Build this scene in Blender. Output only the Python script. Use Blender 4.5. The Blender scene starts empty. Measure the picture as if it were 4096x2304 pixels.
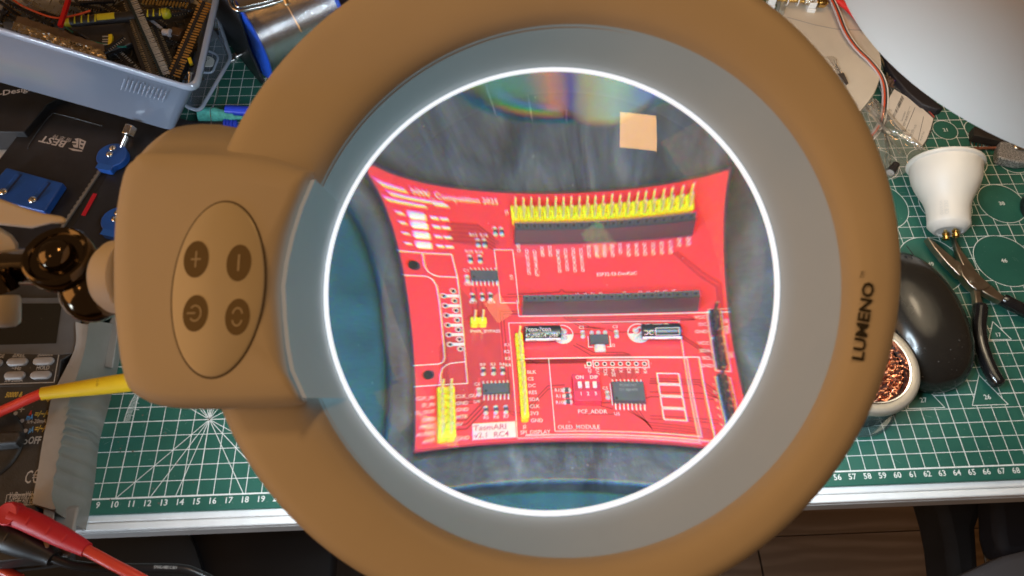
import bpy, bmesh, math, random
from mathutils import Vector, Matrix
U = 0.01                      # everything below is written in centimetres
SC = bpy.context.scene
COL = SC.collection
R = math.radians
random.seed(7)

# ------------------------------------------------------------------ camera
F_PX = 2954.3654 / 4096 * 2576
CAM = Vector((33.0529, -12.4753, 47.2778))
CAM_ROT = (0.5183399, -0.0258008, -0.0441942)
cd = bpy.data.cameras.new('camera'); cam = bpy.data.objects.new('camera', cd); COL.objects.link(cam)
cam.location = CAM * U; cam.rotation_euler = CAM_ROT
cd.sensor_width = 36; cd.lens = 36 * 2954.3654 / 4096
cd.clip_start = 0.01; cd.clip_end = 50
cd.dof.use_dof = True; cd.dof.focus_distance = 2.0; cd.dof.aperture_fstop = 34
SC.camera = cam
CM = cam.matrix_basis.to_3x3()

# ------------------------------------------------------------------ light
wd = bpy.data.worlds.new('World'); SC.world = wd; wd.use_nodes = True
bg = wd.node_tree.nodes['Background']
bg.inputs[0].default_value = (1.0, 0.52, 0.22, 1); bg.inputs[1].default_value = 0.085

def area_light(name, loc, target, sx, sy, power, col, shape='RECTANGLE', spread=180):
    l = bpy.data.lights.new(name, 'AREA'); l.shape = shape; l.size = sx * U
    if shape in ('RECTANGLE', 'ELLIPSE'): l.size_y = sy * U
    l.energy = power; l.color = col; l.spread = R(spread)
    o = bpy.data.objects.new(name, l); COL.objects.link(o)
    o.location = Vector(loc) * U
    o.rotation_euler = (Vector(target) - Vector(loc)).to_track_quat('-Z', 'Y').to_euler()
    return o
# warm ceiling panel (its reflection is the square in the lens) and a warm bulb on the other side of the room
cp = area_light('ceiling_panel_light', (67, 82, 200), (67, 82, 0), 25, 33, 5.6, (1.0, 0.50, 0.155))
cp.rotation_euler = (0, 0, R(-8))
area_light('room_bulb_light', (-40, -40, 190), (35, 0, 0), 18, 13, .6, (1.0, 0.48, 0.15))
area_light('warm_fill_light', (-150, -30, 95), (35, 0, 15), 170, 150, 12.5, (1.0, 0.49, 0.155))  # big warm softbox added out of view as fill from the left

# unseen cool fill added low at the left to brighten the box front
area_light('cool_fill_light', (-62, -46, 12), (6, 28, 4), 34, 20, .75, (.68, .84, 1.0), spread=44)

SC.view_settings.view_transform = 'Standard'; SC.view_settings.look = 'None'
SC.view_settings.exposure = 0; SC.view_settings.gamma = 1
SC.render.engine = 'CYCLES'
cy = SC.cycles
cy.use_denoising = True
cy.max_bounces = 10; cy.transmission_bounces = 8; cy.transparent_max_bounces = 16; cy.glossy_bounces = 4; cy.diffuse_bounces = 3
cy.caustics_reflective = False; cy.caustics_refractive = False
cy.sample_clamp_indirect = 4.0; cy.blur_glossy = 0.3
SC.unit_settings.system = 'METRIC'

# ------------------------------------------------------------------ where things stand
def ray_dir(px, py):
    """direction of sight for a point of the photograph (2576 px wide)"""
    return CM @ Vector(((px - 1288) / F_PX, -(py - 724.53) / F_PX, -1))
def at(px, py, z=0.0):
    """the point seen there, on a thing standing z cm above the mat"""
    d = ray_dir(px, py); return CAM + d * ((z - CAM.z) / d.z)
def at_plane(px, py, P0, n):
    d = ray_dir(px, py); return CAM + d * ((P0 - CAM).dot(n) / d.dot(n))
LC = Vector((34.867068, -1.953299, 29.194747))
LN = Vector((-0.17113179, -0.31141669, 0.93473716)); LX = Vector((0.98467685, -0.08636363, 0.15150188)); LY = Vector((0.03354708, 0.94634083, 0.32142437))
LENS_M = Matrix((LX, LY, LN)).transposed()
def lf(px, py, h=0.0):
    """the same, on the magnifier head, h cm above the plane of its lens rim, in the head's own axes"""
    p = at_plane(px, py, LC + LN * h, LN) - LC
    return Vector((p.dot(LX), p.dot(LY), h))

# ------------------------------------------------------------------ materials
MATS = {}
def srgb(h):
    h = h.lstrip('#'); v = [int(h[i:i + 2], 16) / 255 for i in (0, 2, 4)]
    return tuple((c / 12.92 if c <= .04045 else ((c + .055) / 1.055) ** 2.4) for c in v)
def mat(name, col, rough=0.5, metal=0.0, var=0.0, vscale=40.0, bump=0.0, bscale=200.0, alpha=1.0, emit=None, estr=0.0,
        coat=0.0, spec=0.5, trans=0.0, ior=1.5, speck=0.0, speck_col=(0.6, 0.58, 0.52), speck_scale=500.0, sss=0.0, aniso=0.0, rvar=0.0):
    if name in MATS: return MATS[name]
    m = bpy.data.materials.new(name); m.use_nodes = True
    nt = m.node_tree; N = nt.nodes; L = nt.links; b = N['Principled BSDF']
    b.inputs['Base Color'].default_value = (*col, 1); b.inputs['Roughness'].default_value = rough
    b.inputs['Metallic'].default_value = metal; b.inputs['Specular IOR Level'].default_value = spec
    b.inputs['IOR'].default_value = ior
    if alpha < 1: b.inputs['Alpha'].default_value = alpha
    if trans: b.inputs['Transmission Weight'].default_value = trans
    if coat: b.inputs['Coat Weight'].default_value = coat; b.inputs['Coat Roughness'].default_value = 0.08
    if sss: b.inputs['Subsurface Weight'].default_value = sss; b.inputs['Subsurface Radius'].default_value = (.004, .004, .004)
    if emit: b.inputs['Emission Color'].default_value = (*emit, 1); b.inputs['Emission Strength'].default_value = estr
    tc = N.new('ShaderNodeTexCoord')
    cur = None
    if var:
        n = N.new('ShaderNodeTexNoise'); n.inputs['Scale'].default_value = vscale; n.inputs['Detail'].default_value = 5
        L.new(tc.outputs['Object'], n.inputs['Vector'])
        r = N.new('ShaderNodeMapRange'); r.inputs[1].default_value = .3; r.inputs[2].default_value = .7
        r.inputs[3].default_value = 1 - var; r.inputs[4].default_value = 1 + var
        L.new(n.outputs['Fac'], r.inputs[0])
        mx = N.new('ShaderNodeMix'); mx.data_type = 'RGBA'; mx.blend_type = 'MULTIPLY'; mx.inputs[0].default_value = 1
        mx.inputs[6].default_value = (*col, 1); L.new(r.outputs[0], mx.inputs[7]); cur = mx.outputs[2]
        if rvar:
            r2 = N.new('ShaderNodeMapRange'); r2.inputs[1].default_value = .3; r2.inputs[2].default_value = .7
            r2.inputs[3].default_value = max(.02, rough - rvar); r2.inputs[4].default_value = rough + rvar
            L.new(n.outputs['Fac'], r2.inputs[0]); L.new(r2.outputs[0], b.inputs['Roughness'])
    if speck:
        n = N.new('ShaderNodeTexNoise'); n.inputs['Scale'].default_value = speck_scale; n.inputs['Detail'].default_value = 2
        L.new(tc.outputs['Object'], n.inputs['Vector'])
        r = N.new('ShaderNodeMapRange'); r.inputs[1].default_value = 1 - speck; r.inputs[2].default_value = 1 - speck + .04
        L.new(n.outputs['Fac'], r.inputs[0])
        mx = N.new('ShaderNodeMix'); mx.data_type = 'RGBA'; L.new(r.outputs[0], mx.inputs[0])
        if cur: L.new(cur, mx.inputs[6])
        else: mx.inputs[6].default_value = (*col, 1)
        mx.inputs[7].default_value = (*speck_col, 1); cur = mx.outputs[2]
    if cur: L.new(cur, b.inputs['Base Color'])
    if bump:
        n = N.new('ShaderNodeTexNoise'); n.inputs['Scale'].default_value = bscale; n.inputs['Detail'].default_value = 3
        L.new(tc.outputs['Object'], n.inputs['Vector'])
        bp = N.new('ShaderNodeBump'); bp.inputs['Strength'].default_value = bump; bp.inputs['Distance'].default_value = 0.0005
        L.new(n.outputs['Fac'], bp.inputs['Height']); L.new(bp.outputs[0], b.inputs['Normal'])
    MATS[name] = m; return m

def milk_mat(name, diff, dfac, rough=.3, gloss=.2, tl=.4):
    """milky plastic that blurs what stands behind it"""
    m = bpy.data.materials.new(name); m.use_nodes = True; N = m.node_tree.nodes; L = m.node_tree.links
    N.remove(N['Principled BSDF'])
    t = N.new('ShaderNodeBsdfRefraction'); t.inputs[0].default_value = (.86, .90, .95, 1); t.inputs['Roughness'].default_value = rough; t.inputs['IOR'].default_value = 1.2
    d = N.new('ShaderNodeBsdfDiffuse'); d.inputs[0].default_value = (*diff, 1)
    tr = N.new('ShaderNodeBsdfTranslucent'); tr.inputs[0].default_value = (*diff, 1)
    g = N.new('ShaderNodeBsdfGlossy'); g.inputs['Roughness'].default_value = .18
    a = N.new('ShaderNodeMixShader'); a.inputs[0].default_value = tl; L.new(d.outputs[0], a.inputs[1]); L.new(tr.outputs[0], a.inputs[2])
    m1 = N.new('ShaderNodeMixShader'); m1.inputs[0].default_value = dfac; L.new(t.outputs[0], m1.inputs[1]); L.new(a.outputs[0], m1.inputs[2])
    fr = N.new('ShaderNodeLayerWeight'); fr.inputs[0].default_value = .5
    pw_ = N.new('ShaderNodeMath'); pw_.operation = 'POWER'; pw_.inputs[1].default_value = 3; L.new(fr.outputs['Facing'], pw_.inputs[0])
    sc_ = N.new('ShaderNodeMath'); sc_.operation = 'MULTIPLY_ADD'; sc_.inputs[1].default_value = .7; sc_.inputs[2].default_value = gloss * .35; L.new(pw_.outputs[0], sc_.inputs[0])
    m2 = N.new('ShaderNodeMixShader'); L.new(sc_.outputs[0], m2.inputs[0]); L.new(m1.outputs[0], m2.inputs[1]); L.new(g.outputs[0], m2.inputs[2])
    L.new(m2.outputs[0], N['Material Output'].inputs[0]); MATS[name] = m; return m

def film_mat(name, tint, gloss=0.25, rough=0.12, diff=(0.6, 0.6, 0.6), dfac=0.15, bump=0.0, bscale=150.0, tl=0.0):
    """thin clear or milky plastic: see-through + a milky share + shine"""
    if name in MATS: return MATS[name]
    m = bpy.data.materials.new(name); m.use_nodes = True; nt = m.node_tree; N = nt.nodes; L = nt.links
    N.remove(N['Principled BSDF']); out = N['Material Output']
    t = N.new('ShaderNodeBsdfTransparent'); t.inputs[0].default_value = (*tint, 1)
    d = N.new('ShaderNodeBsdfDiffuse'); d.inputs[0].default_value = (*diff, 1)
    g = N.new('ShaderNodeBsdfGlossy'); g.inputs['Roughness'].default_value = rough
    sh = d.outputs[0]
    if tl:
        tr = N.new('ShaderNodeBsdfTranslucent'); tr.inputs[0].default_value = (*diff, 1)
        a = N.new('ShaderNodeMixShader'); a.inputs[0].default_value = tl; L.new(sh, a.inputs[1]); L.new(tr.outputs[0], a.inputs[2]); sh = a.outputs[0]
    m1 = N.new('ShaderNodeMixShader'); m1.inputs[0].default_value = dfac; L.new(t.outputs[0], m1.inputs[1]); L.new(sh, m1.inputs[2])
    fr = N.new('ShaderNodeLayerWeight'); fr.inputs[0].default_value = .5
    pw_ = N.new('ShaderNodeMath'); pw_.operation = 'POWER'; pw_.inputs[1].default_value = 3; L.new(fr.outputs['Facing'], pw_.inputs[0])
    sc_ = N.new('ShaderNodeMath'); sc_.operation = 'MULTIPLY_ADD'; sc_.inputs[1].default_value = .7; sc_.inputs[2].default_value = gloss * .35; L.new(pw_.outputs[0], sc_.inputs[0])
    m2 = N.new('ShaderNodeMixShader'); L.new(sc_.outputs[0], m2.inputs[0]); L.new(m1.outputs[0], m2.inputs[1]); L.new(g.outputs[0], m2.inputs[2])
    L.new(m2.outputs[0], out.inputs[0])
    if bump:
        tc = N.new('ShaderNodeTexCoord'); n = N.new('ShaderNodeTexNoise'); n.inputs['Scale'].default_value = bscale; n.inputs['Detail'].default_value = 3
        L.new(tc.outputs['Object'], n.inputs['Vector'])
        bp = N.new('ShaderNodeBump'); bp.inputs['Strength'].default_value = bump; bp.inputs['Distance'].default_value = 0.001
        L.new(n.outputs['Fac'], bp.inputs['Height'])
        for s in (g, d): L.new(bp.outputs[0], s.inputs['Normal'])
        L.new(bp.outputs[0], fr.inputs['Normal'])
    MATS[name] = m; return m

# ------------------------------------------------------------------ mesh building
class MB:
    def __init__(s): s.v = []; s.f = []
    def add(s, vs, fs):
        o = len(s.v); s.v += [tuple(v) for v in vs]; s.f += [tuple(i + o for i in f) for f in fs]; return s
    def box(s, c, d, rot=None):
        x, y, z = d[0] / 2, d[1] / 2, d[2] / 2
        vs = [Vector(p) for p in ((-x, -y, -z), (x, -y, -z), (x, y, -z), (-x, y, -z), (-x, -y, z), (x, -y, z), (x, y, z), (-x, y, z))]
        if rot is not None: vs = [rot @ v for v in vs]
        c = Vector(c)
        return s.add([v + c for v in vs], [(3, 2, 1, 0), (4, 5, 6, 7), (0, 1, 5, 4), (1, 2, 6, 5), (2, 3, 7, 6), (3, 0, 4, 7)])
    def loft(s, loops, cap0=True, cap1=True, closed=True):
        n = len(loops[0]); vs = [p for l in loops for p in l]; fs = []
        for k in range(len(loops) - 1):
            for i in range(n if closed else n - 1):
                j = (i + 1) % n; fs.append((k * n + i, k * n + j, (k + 1) * n + j, (k + 1) * n + i))
        if cap0: fs.append(tuple(reversed(range(n))))
        if cap1: fs.append(tuple((len(loops) - 1) * n + i for i in range(n)))
        return s.add(vs, fs)
    def prism(s, poly, z0, z1):
        a = sum(poly[i][0] * poly[(i + 1) % len(poly)][1] - poly[(i + 1) % len(poly)][0] * poly[i][1] for i in range(len(poly)))
        if a < 0: poly = list(reversed(poly))
        return s.loft([[(p[0], p[1], z0) for p in poly], [(p[0], p[1], z1) for p in poly]])
    def lathe(s, prof, n=32, org=(0, 0, 0), axis=(0, 0, 1), cap0=False, cap1=False, sx=1.0, sy=1.0, up=None):
        ax = Vector(axis).normalized(); org = Vector(org)
        u = Vector(up) if up is not None else (Vector((1, 0, 0)) if abs(ax.x) < .9 else Vector((0, 1, 0)))
        u = (u - ax * u.dot(ax)).normalized(); w = ax.cross(u)
        loops = [[org + ax * h + u * (r * sx * math.cos(2 * math.pi * i / n)) + w * (r * sy * math.sin(2 * math.pi * i / n)) for i in range(n)] for r, h in prof]
        return s.loft(loops, cap0, cap1)
    def tube(s, pts, r, n=10, caps=True, flat=None):
        pts = [Vector(p) for p in pts]; loops = []; prev = None
        for i, p in enumerate(pts):
            t = (pts[min(i + 1, len(pts) - 1)] - pts[max(i - 1, 0)]).normalized()
            if prev is None:
                u = Vector((0, 0, 1)).cross(t)
                if u.length < 1e-3: u = Vector((1, 0, 0)).cross(t)
            else: u = prev - t * prev.dot(t)
            u.normalize(); prev = u; w = t.cross(u)
            rr = r[i] if isinstance(r, (list, tuple)) else r
            loops.append([p + u * (rr * math.cos(2 * math.pi * k / n)) + w * (rr * (flat or 1) * math.sin(2 * math.pi * k / n)) for k in range(n)])
        return s.loft(loops, caps, caps)
    def quad(s, a, b, c, d): return s.add([a, b, c, d], [(0, 1, 2, 3)])
    def strip2(s, pts, w, z):
        """flat line of width w through xy points, at height z"""
        for i in range(len(pts) - 1):
            a = Vector(pts[i][:2]); b = Vector(pts[i + 1][:2]); d = b - a
            if d.length < 1e-6: continue
            d.normalize(); n = Vector((-d.y, d.x)) * w / 2; e = d * (w * .35 if 0 < i else 0); 
            a2 = a - e
            s.add([(a2.x - n.x, a2.y - n.y, z), (b.x - n.x, b.y - n.y, z), (b.x + n.x, b.y + n.y, z), (a2.x + n.x, a2.y + n.y, z)], [(0, 1, 2, 3)])
            z += 0.0004
        return s
    def disc(s, c, r, z, n=24, r0=0.0):
        c = (c[0], c[1])
        if r0:
            return s.loft([[(c[0] + r0 * math.cos(2 * math.pi * i / n), c[1] + r0 * math.sin(2 * math.pi * i / n), z) for i in range(n)][::-1],
                           [(c[0] + r * math.cos(2 * math.pi * i / n), c[1] + r * math.sin(2 * math.pi * i / n), z) for i in range(n)][::-1]], False, False)
        return s.add([(c[0] + r * math.cos(2 * math.pi * i / n), c[1] + r * math.sin(2 * math.pi * i / n), z) for i in range(n)], [tuple(range(n))])
    def text(s, string, org, cap=0.3, x=(1, 0, 0), y=(0, 1, 0), align='LEFT', warp=None, squash=1.0, bold=0.0):
        vs, fs, wdt = glyphs(string, bold)
        org = Vector(org); x = Vector(x).normalized(); y = Vector(y).normalized(); k = cap / 0.69
        off = {'LEFT': 0, 'CENTER': -wdt / 2, 'RIGHT': -wdt}[align]
        out = []
        for v in vs:
            a, b_ = (v[0] + off) * k * squash, v[1] * k
            out.append(warp(a, b_) if warp else org + x * a + y * b_)
        return s.add(out, fs)
    def mesh(s, name, smooth=35):
        me = bpy.data.meshes.new(name); me.from_pydata([(v[0] * U, v[1] * U, v[2] * U) for v in s.v], [], s.f); me.update()
        if smooth:
            me.polygons.foreach_set('use_smooth', [True] * len(me.polygons)); me.set_sharp_from_angle(angle=R(smooth))
        return me
GL = {}
def glyphs(string, bold=0.0):
    key = (string, bold)
    if key in GL: return GL[key]
    c = bpy.data.curves.new('t', 'FONT'); c.body = string; c.resolution_u = 2; c.fill_mode = 'FRONT'; c.offset = bold
    o = bpy.data.objects.new('t', c); COL.objects.link(o)
    dg = bpy.context.evaluated_depsgraph_get(); me = bpy.data.meshes.new_from_object(o.evaluated_get(dg))
    vs = [tuple(v.co) for v in me.vertices]; fs = [tuple(p.vertices) for p in me.polygons]
    w = max([v[0] for v in vs], default=0)
    bpy.data.objects.remove(o); bpy.data.curves.remove(c); bpy.data.meshes.remove(me)
    GL[key] = (vs, fs, w); return GL[key]

def part(name, mb, m, parent=None, smooth=35, bevel=0.0, seg=2, label=None, kind=None, solid=0.0):
    me = mb if isinstance(mb, bpy.types.Mesh) else mb.mesh(name, smooth)
    if m is not None and not me.materials: me.materials.append(m)
    o = bpy.data.objects.new(name, me); COL.objects.link(o)
    if parent is not None: o.parent = parent
    if label: o['label'] = label
    if kind: o['kind'] = kind
    if solid:
        md = o.modifiers.new('solid', 'SOLIDIFY'); md.thickness = solid * U; md.offset = -1
    if bevel:
        md = o.modifiers.new('bevel', 'BEVEL'); md.width = bevel * U; md.segments = seg; md.limit_method = 'ANGLE'; md.angle_limit = R(40); md.harden_normals = False
    return o
def thing(name, label, cat, loc=(0, 0, 0), rot=None, group=None):
    o = bpy.data.objects.new(name, None); COL.objects.link(o); o.empty_display_size = 0.02
    o.location = Vector(loc) * U
    if rot is not None: o.rotation_euler = rot if not isinstance(rot, Matrix) else rot.to_euler()
    tag(o, label, cat, group); return o
def tag(o, label=None, cat=None, group=None, kind=None):
    if label: o['label'] = label
    if cat: o['category'] = cat
    if group: o['group'] = group
    if kind: o['kind'] = kind
    return o
def dup(o, parent, loc=None, rot=None):
    c = o.copy(); COL.objects.link(c); c.parent = parent
    if loc is not None: c.location = Vector(loc) * U
    if rot is not None: c.rotation_euler = rot
    for ch in o.children:
        d = ch.copy(); COL.objects.link(d); d.parent = c
    return c
def spline(pts, n=8):
    pts = [Vector(p) for p in pts]; P = [pts[0] * 2 - pts[1]] + pts + [pts[-1] * 2 - pts[-2]]; out = []
    for i in range(1, len(P) - 2):
        for k in range(n):
            t = k / n; a, b, c, d = P[i - 1], P[i], P[i + 1], P[i + 2]
            out.append(0.5 * ((2 * b) + (c - a) * t + (2 * a - 5 * b + 4 * c - d) * t * t + (3 * b - a - 3 * c + d) * t ** 3))
    out.append(pts[-1]); return out
def rrect(x0, y0, x1, y1, r, n=5):
    out = []
    for cx, cy, a0 in ((x1 - r, y0 + r, -90), (x1 - r, y1 - r, 0), (x0 + r, y1 - r, 90), (x0 + r, y0 + r, 180)):
        for k in range(n + 1):
            a = R(a0 + 90 * k / n); out.append((cx + r * math.cos(a), cy + r * math.sin(a)))
    return out
def rpoly(pts, r, n=4):
    """round the corners of a polygon of 3D points"""
    pts = [Vector(p) for p in pts]; out = []
    for i, p in enumerate(pts):
        a = pts[i - 1] - p; b = pts[(i + 1) % len(pts)] - p
        ra = min(r, a.length * .45); rb = min(r, b.length * .45)
        A = p + a.normalized() * ra; B = p + b.normalized() * rb
        for k in range(n + 1):
            t = k / n; out.append(A * (1 - t) ** 2 + p * 2 * t * (1 - t) + B * t * t)
    return out
# ================================================================== the setting
M_plank = mat('floor_wood', (0.105, 0.060, 0.032), .45, var=.35, vscale=18, bump=.3, bscale=60)
def plank_mat():
    m = mat('floor_wood_grain', (0.1, 0.06, 0.03), .5); nt = m.node_tree; N = nt.nodes; L = nt.links; b = N['Principled BSDF']
    tc = N.new('ShaderNodeTexCoord'); mp = N.new('ShaderNodeMapping'); mp.inputs['Scale'].default_value = (2.5, 14, 1)
    oi = N.new('ShaderNodeObjectInfo'); ad = N.new('ShaderNodeVectorMath'); ad.operation = 'ADD'
    mu = N.new('ShaderNodeMath'); mu.operation = 'MULTIPLY'; mu.inputs[1].default_value = 13; L.new(oi.outputs['Random'], mu.inputs[0])
    L.new(tc.outputs['Object'], ad.inputs[0]); L.new(mu.outputs[0], ad.inputs[1]); L.new(ad.outputs[0], mp.inputs[0])
    n = N.new('ShaderNodeTexNoise'); n.inputs['Scale'].default_value = 2.2; n.inputs['Detail'].default_value = 6; n.inputs['Distortion'].default_value = 1.6
    L.new(mp.outputs[0], n.inputs['Vector'])
    w = N.new('ShaderNodeTexWave'); w.inputs['Scale'].default_value = 1.2; w.inputs['Distortion'].default_value = 9; w.inputs['Detail'].default_value = 2; w.bands_direction = 'Y'
    L.new(mp.outputs[0], w.inputs['Vector'])
    mx0 = N.new('ShaderNodeMath'); mx0.operation = 'MULTIPLY'; L.new(n.outputs['Fac'], mx0.inputs[0]); L.new(w.outputs['Fac'], mx0.inputs[1])
    cr = N.new('ShaderNodeValToRGB'); cr.color_ramp.elements[0].position = .05; cr.color_ramp.elements[0].color = (.24, .17, .12, 1)
    cr.color_ramp.elements[1].position = .6; cr.color_ramp.elements[1].color = (.34, .25, .18, 1)
    L.new(mx0.outputs[0], cr.inputs[0]); L.new(cr.outputs[0], b.inputs['Base Color']); return m
M_pl = plank_mat()
fl = part('floor', MB().box((30, -10, -76), (320, 320, 2)), mat('floor_underlay', (.03, .02, .015), .8), kind='structure')
pw = 19.0
for r in range(13):
    for c in range(3):
        o = part('floor_plank', MB().box((0, 0, 0), (118, pw - .12, 1.2)), M_pl, fl, bevel=.12)
        o.location = Vector((-70 + c * 118.3 + (r * 47) % 118 - 30, -95 + r * pw, -74.4)) * U

desk = thing('desk', 'white edged desk top carrying the green cutting mat', 'desk', (40, 30, -2.2))
M_desk = mat('desk_laminate', (.80, .80, .79), .35, var=.05, vscale=80, speck=.22, speck_col=(.35, .34, .33), speck_scale=180)
part('desk_top', MB().box((0, 3.65, .95), (150, 70.0, 1.9)), mat('desk_board', (.80, .80, .79), .4, var=.05, vscale=80, speck=.22, speck_col=(.40, .39, .38), speck_scale=160), desk, bevel=.1)
part('edge_band', MB().box((0, -31.62, 1.6), (150, .5, .56)), M_desk, desk, bevel=.12, seg=3)
part('front_band', MB().box((0, -31.66, .62), (150, .5, 1.36)), mat('shaded_edge_laminate', (.46, .45, .44), .5, var=.1, vscale=30), desk, bevel=.05)  # front face coloured darker to carry the shade on it

# ------------------------------------------------------------------ cutting mat
M_green = mat('mat_green', (.020, .112, .082), .42, var=.18, vscale=16, rvar=.08, bump=.12, bscale=900, speck=.3, speck_col=(.10, .17, .14), speck_scale=420)
M_print = mat('mat_print', (.74, .74, .70), .5, var=.08, vscale=300)
mt = thing('cutting_mat', 'green cutting mat printed with a white centimetre grid, circles and triangles', 'cutting mat', (0, 0, 0))
part('mat_sheet', MB().prism(rrect(-1.2, -.95, 91.2, 61, .6), -.3, 0), M_green, mt, bevel=.06)
circles = [(73.26, 28.89, 1.05, '21'), (76.0, 28.87, 1.0, '20'), (74.15, 25.5, 1.45, '29'), (75.26, 21.09, 1.9, '38'), (73.39, 15.72, 2.3, '46'),
           (70.58, 21.11, 2.1, '42'), (65.26, 21.07, 2.2, '43'), (67.56, 15.57, 2.45, '49'), (77.89, 25.49, 1.35, '27'), (70.36, 25.37, 1.5, '30'), (80.2, 21.1, 1.8, '36'), (79.2, 15.7, 2.2, '44'), (66.4, 25.3, 1.6, '32')]
tris = [((69.70, 9.09), (71.38, 9.09), (70.54, 10.55), '17'), ((66.69, 4.19), (69.24, 4.19), (67.98, 6.42), '26'), ((62.1, 4.12), (64.72, 4.12), (63.42, 6.4), '27'),
        ((66.2, 9.09), (67.9, 9.09), (67.05, 10.55), '18')]
def inside(x, y):
    for cx, cy_, r, _ in circles:
        if (x - cx) ** 2 + (y - cy_) ** 2 < r * r: return True
    for a, b, c, _ in tris:
        if all((q[0] - p[0]) * (y - p[1]) - (q[1] - p[1]) * (x - p[0]) > 0 for p, q in ((a, b), (b, c), (c, a))): return True
    return False
gl = MB(); LW = .046
def gridline(x0, y0, x1, y1, w, z):
    n = int(max(abs(x1 - x0), abs(y1 - y0)) / .06); run = None; segs = []
    for i in range(n + 1):
        t = i / n; x = x0 + (x1 - x0) * t; y = y0 + (y1 - y0) * t
        if inside(x, y):
            if run is not None: segs.append((run, (x, y))); run = None
        elif run is None: run = (x, y)
    if run is not None: segs.append((run, (x1, y1)))
    for a, b in segs: gl.strip2([a, b], w, z)
for x in range(0, 91): gridline(x, 0, x, 60, LW if x % 5 else .06, .004)
for y in range(1, 61): gridline(0, y, 90, y, LW if y % 5 else .06, .0065)
gl.strip2([(0, 0), (90, 0)], .10, .009)
for cx, cy_, r, _ in circles: gl.disc((cx, cy_), r + .025, .009, 48, r - .025)
for a, b, c, _ in tris: gl.strip2([a, b, c, a], .05, .009)
for ang in (15, 30, 45, 60, 75, 90, 105, 120, 135, 150, 165, -30, -38.6, -52, -70, -80.4, -119.5, -129, -144, -158):   # rays of the star at 15, 5
    pass
for tx, ty in ((10, 0), (12.12, 0), (13.68, 0), (17.88, 0), (20, 0), (20, 2.2), (13.3, 6.0), (20, 7.9), (14.05, 6.3), (14.5, 6.4), (14.75, 6.4), (15.35, 6.4), (15.7, 6.2), (16.1, 6.1), (10, 10), (20, 10)):
    gl.strip2([(15, 5), (tx, ty)], .045, .0095)
# protractor scale left of the star
for k in range(0, 40):
    a = R(180 - k * 1.0); r0 = 5.55; l = .38 if k % 5 else .56
    if k % 10 == 0: l = .75
    gl.strip2([(15 + r0 * math.cos(a), 5 + r0 * math.sin(a) * 1.0), (15 + (r0 - l) * math.cos(a), 5 + (r0 - l) * math.sin(a))], .03, .0105)
gl.strip2([(15 + 5.55 * math.cos(R(180 - k)), 5 + 5.55 * math.sin(R(180 - k))) for k in range(0, 41, 2)], .035, .012)
part('printed_grid', gl, M_print, mt, smooth=0)
nm = MB()
for k in range(0, 91): nm.text(str(k), (k, -.54, .006), .37, align='CENTER', bold=.014)
for cx, cy_, r, s in circles:
    if s not in ('20', '30', '29', '42'): nm.text(s, (cx, cy_ - .16, .006), .34, align='CENTER', bold=.012)
nm.text('20', (76.0, 28.8, .006), .34, align='CENTER'); nm.text('30', (70.2, 25.0, .006), .34, align='CENTER')
for a, b, c, s in tris: nm.text(s, ((a[0] + b[0]) / 2, a[1] + .42 * (.6 if s == '17' else 1), .006), .34 if s != '17' else .3, align='CENTER', bold=.01)
nm.text('60', (10.6, 8.2, .006), .34, align='CENTER', bold=.012)
part('printed_numbers', nm, M_print, mt, smooth=0)
# nicks and solder burns in the mat
nk = MB()
for i in range(70):
    x, y = (random.uniform(8, 21), random.uniform(-.6, 7)) if i < 40 else (random.uniform(57, 76), random.uniform(-.6, 26))
    r = random.uniform(.03, .085)
    nk.add([(x + r * random.uniform(.5, 1.3) * math.cos(a), y + r * random.uniform(.5, 1.3) * math.sin(a), .0135) for a in [k * math.pi / 4 for k in range(8)]], [tuple(range(8))])
part('burn_mark', nk, mat('mat_burn', (.13, .11, .085), .7, var=.5, vscale=800), mt, smooth=0, kind='stuff')
sc = MB()
for i in range(60):
    x, y = (random.uniform(8, 21), random.uniform(-.6, 7)) if i < 25 else (random.uniform(57, 76), random.uniform(-.6, 26))
    a = random.uniform(0, math.pi); l = random.uniform(.08, .55)
    sc.strip2([(x, y), (x + l * math.cos(a), y + l * math.sin(a))], .012, .0145)
part('cut_scratch', sc, mat('mat_scratch', (.22, .32, .27), .7), mt, smooth=0, kind='stuff')

# ================================================================== magnifier lamp head
M_housing = mat('lamp_plastic', (.76, .74, .72), .5, bump=.02, bscale=500, var=.035, vscale=30, rvar=.07)
M_bezel = mat('lamp_plastic_cool_glow', (.50, .51, .52), .5, var=.05, vscale=40, emit=(.42, .80, .95), estr=.13)   # cool light on the bezel put in as an added glow
M_glow = mat('led_light_pipe', (.9, .9, .9), .4, emit=(.86, .92, 1.0), estr=1.0)
M_led = mat('led_diffuser', (.9, .9, .9), .4, emit=(.80, .90, 1.0), estr=6.0)
def glass_mat():
    m = bpy.data.materials.new('lens_glass'); m.use_nodes = True; N = m.node_tree.nodes; L = m.node_tree.links
    N.remove(N['Principled BSDF']); g = N.new('ShaderNodeBsdfGlass'); g.inputs['IOR'].default_value = 1.5; g.inputs['Roughness'].default_value = 0.0
    g.inputs[0].default_value = (.98, .99, .99, 1)
    L.new(g.outputs[0], N['Material Output'].inputs[0]); return m
M_glass = glass_mat()
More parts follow.
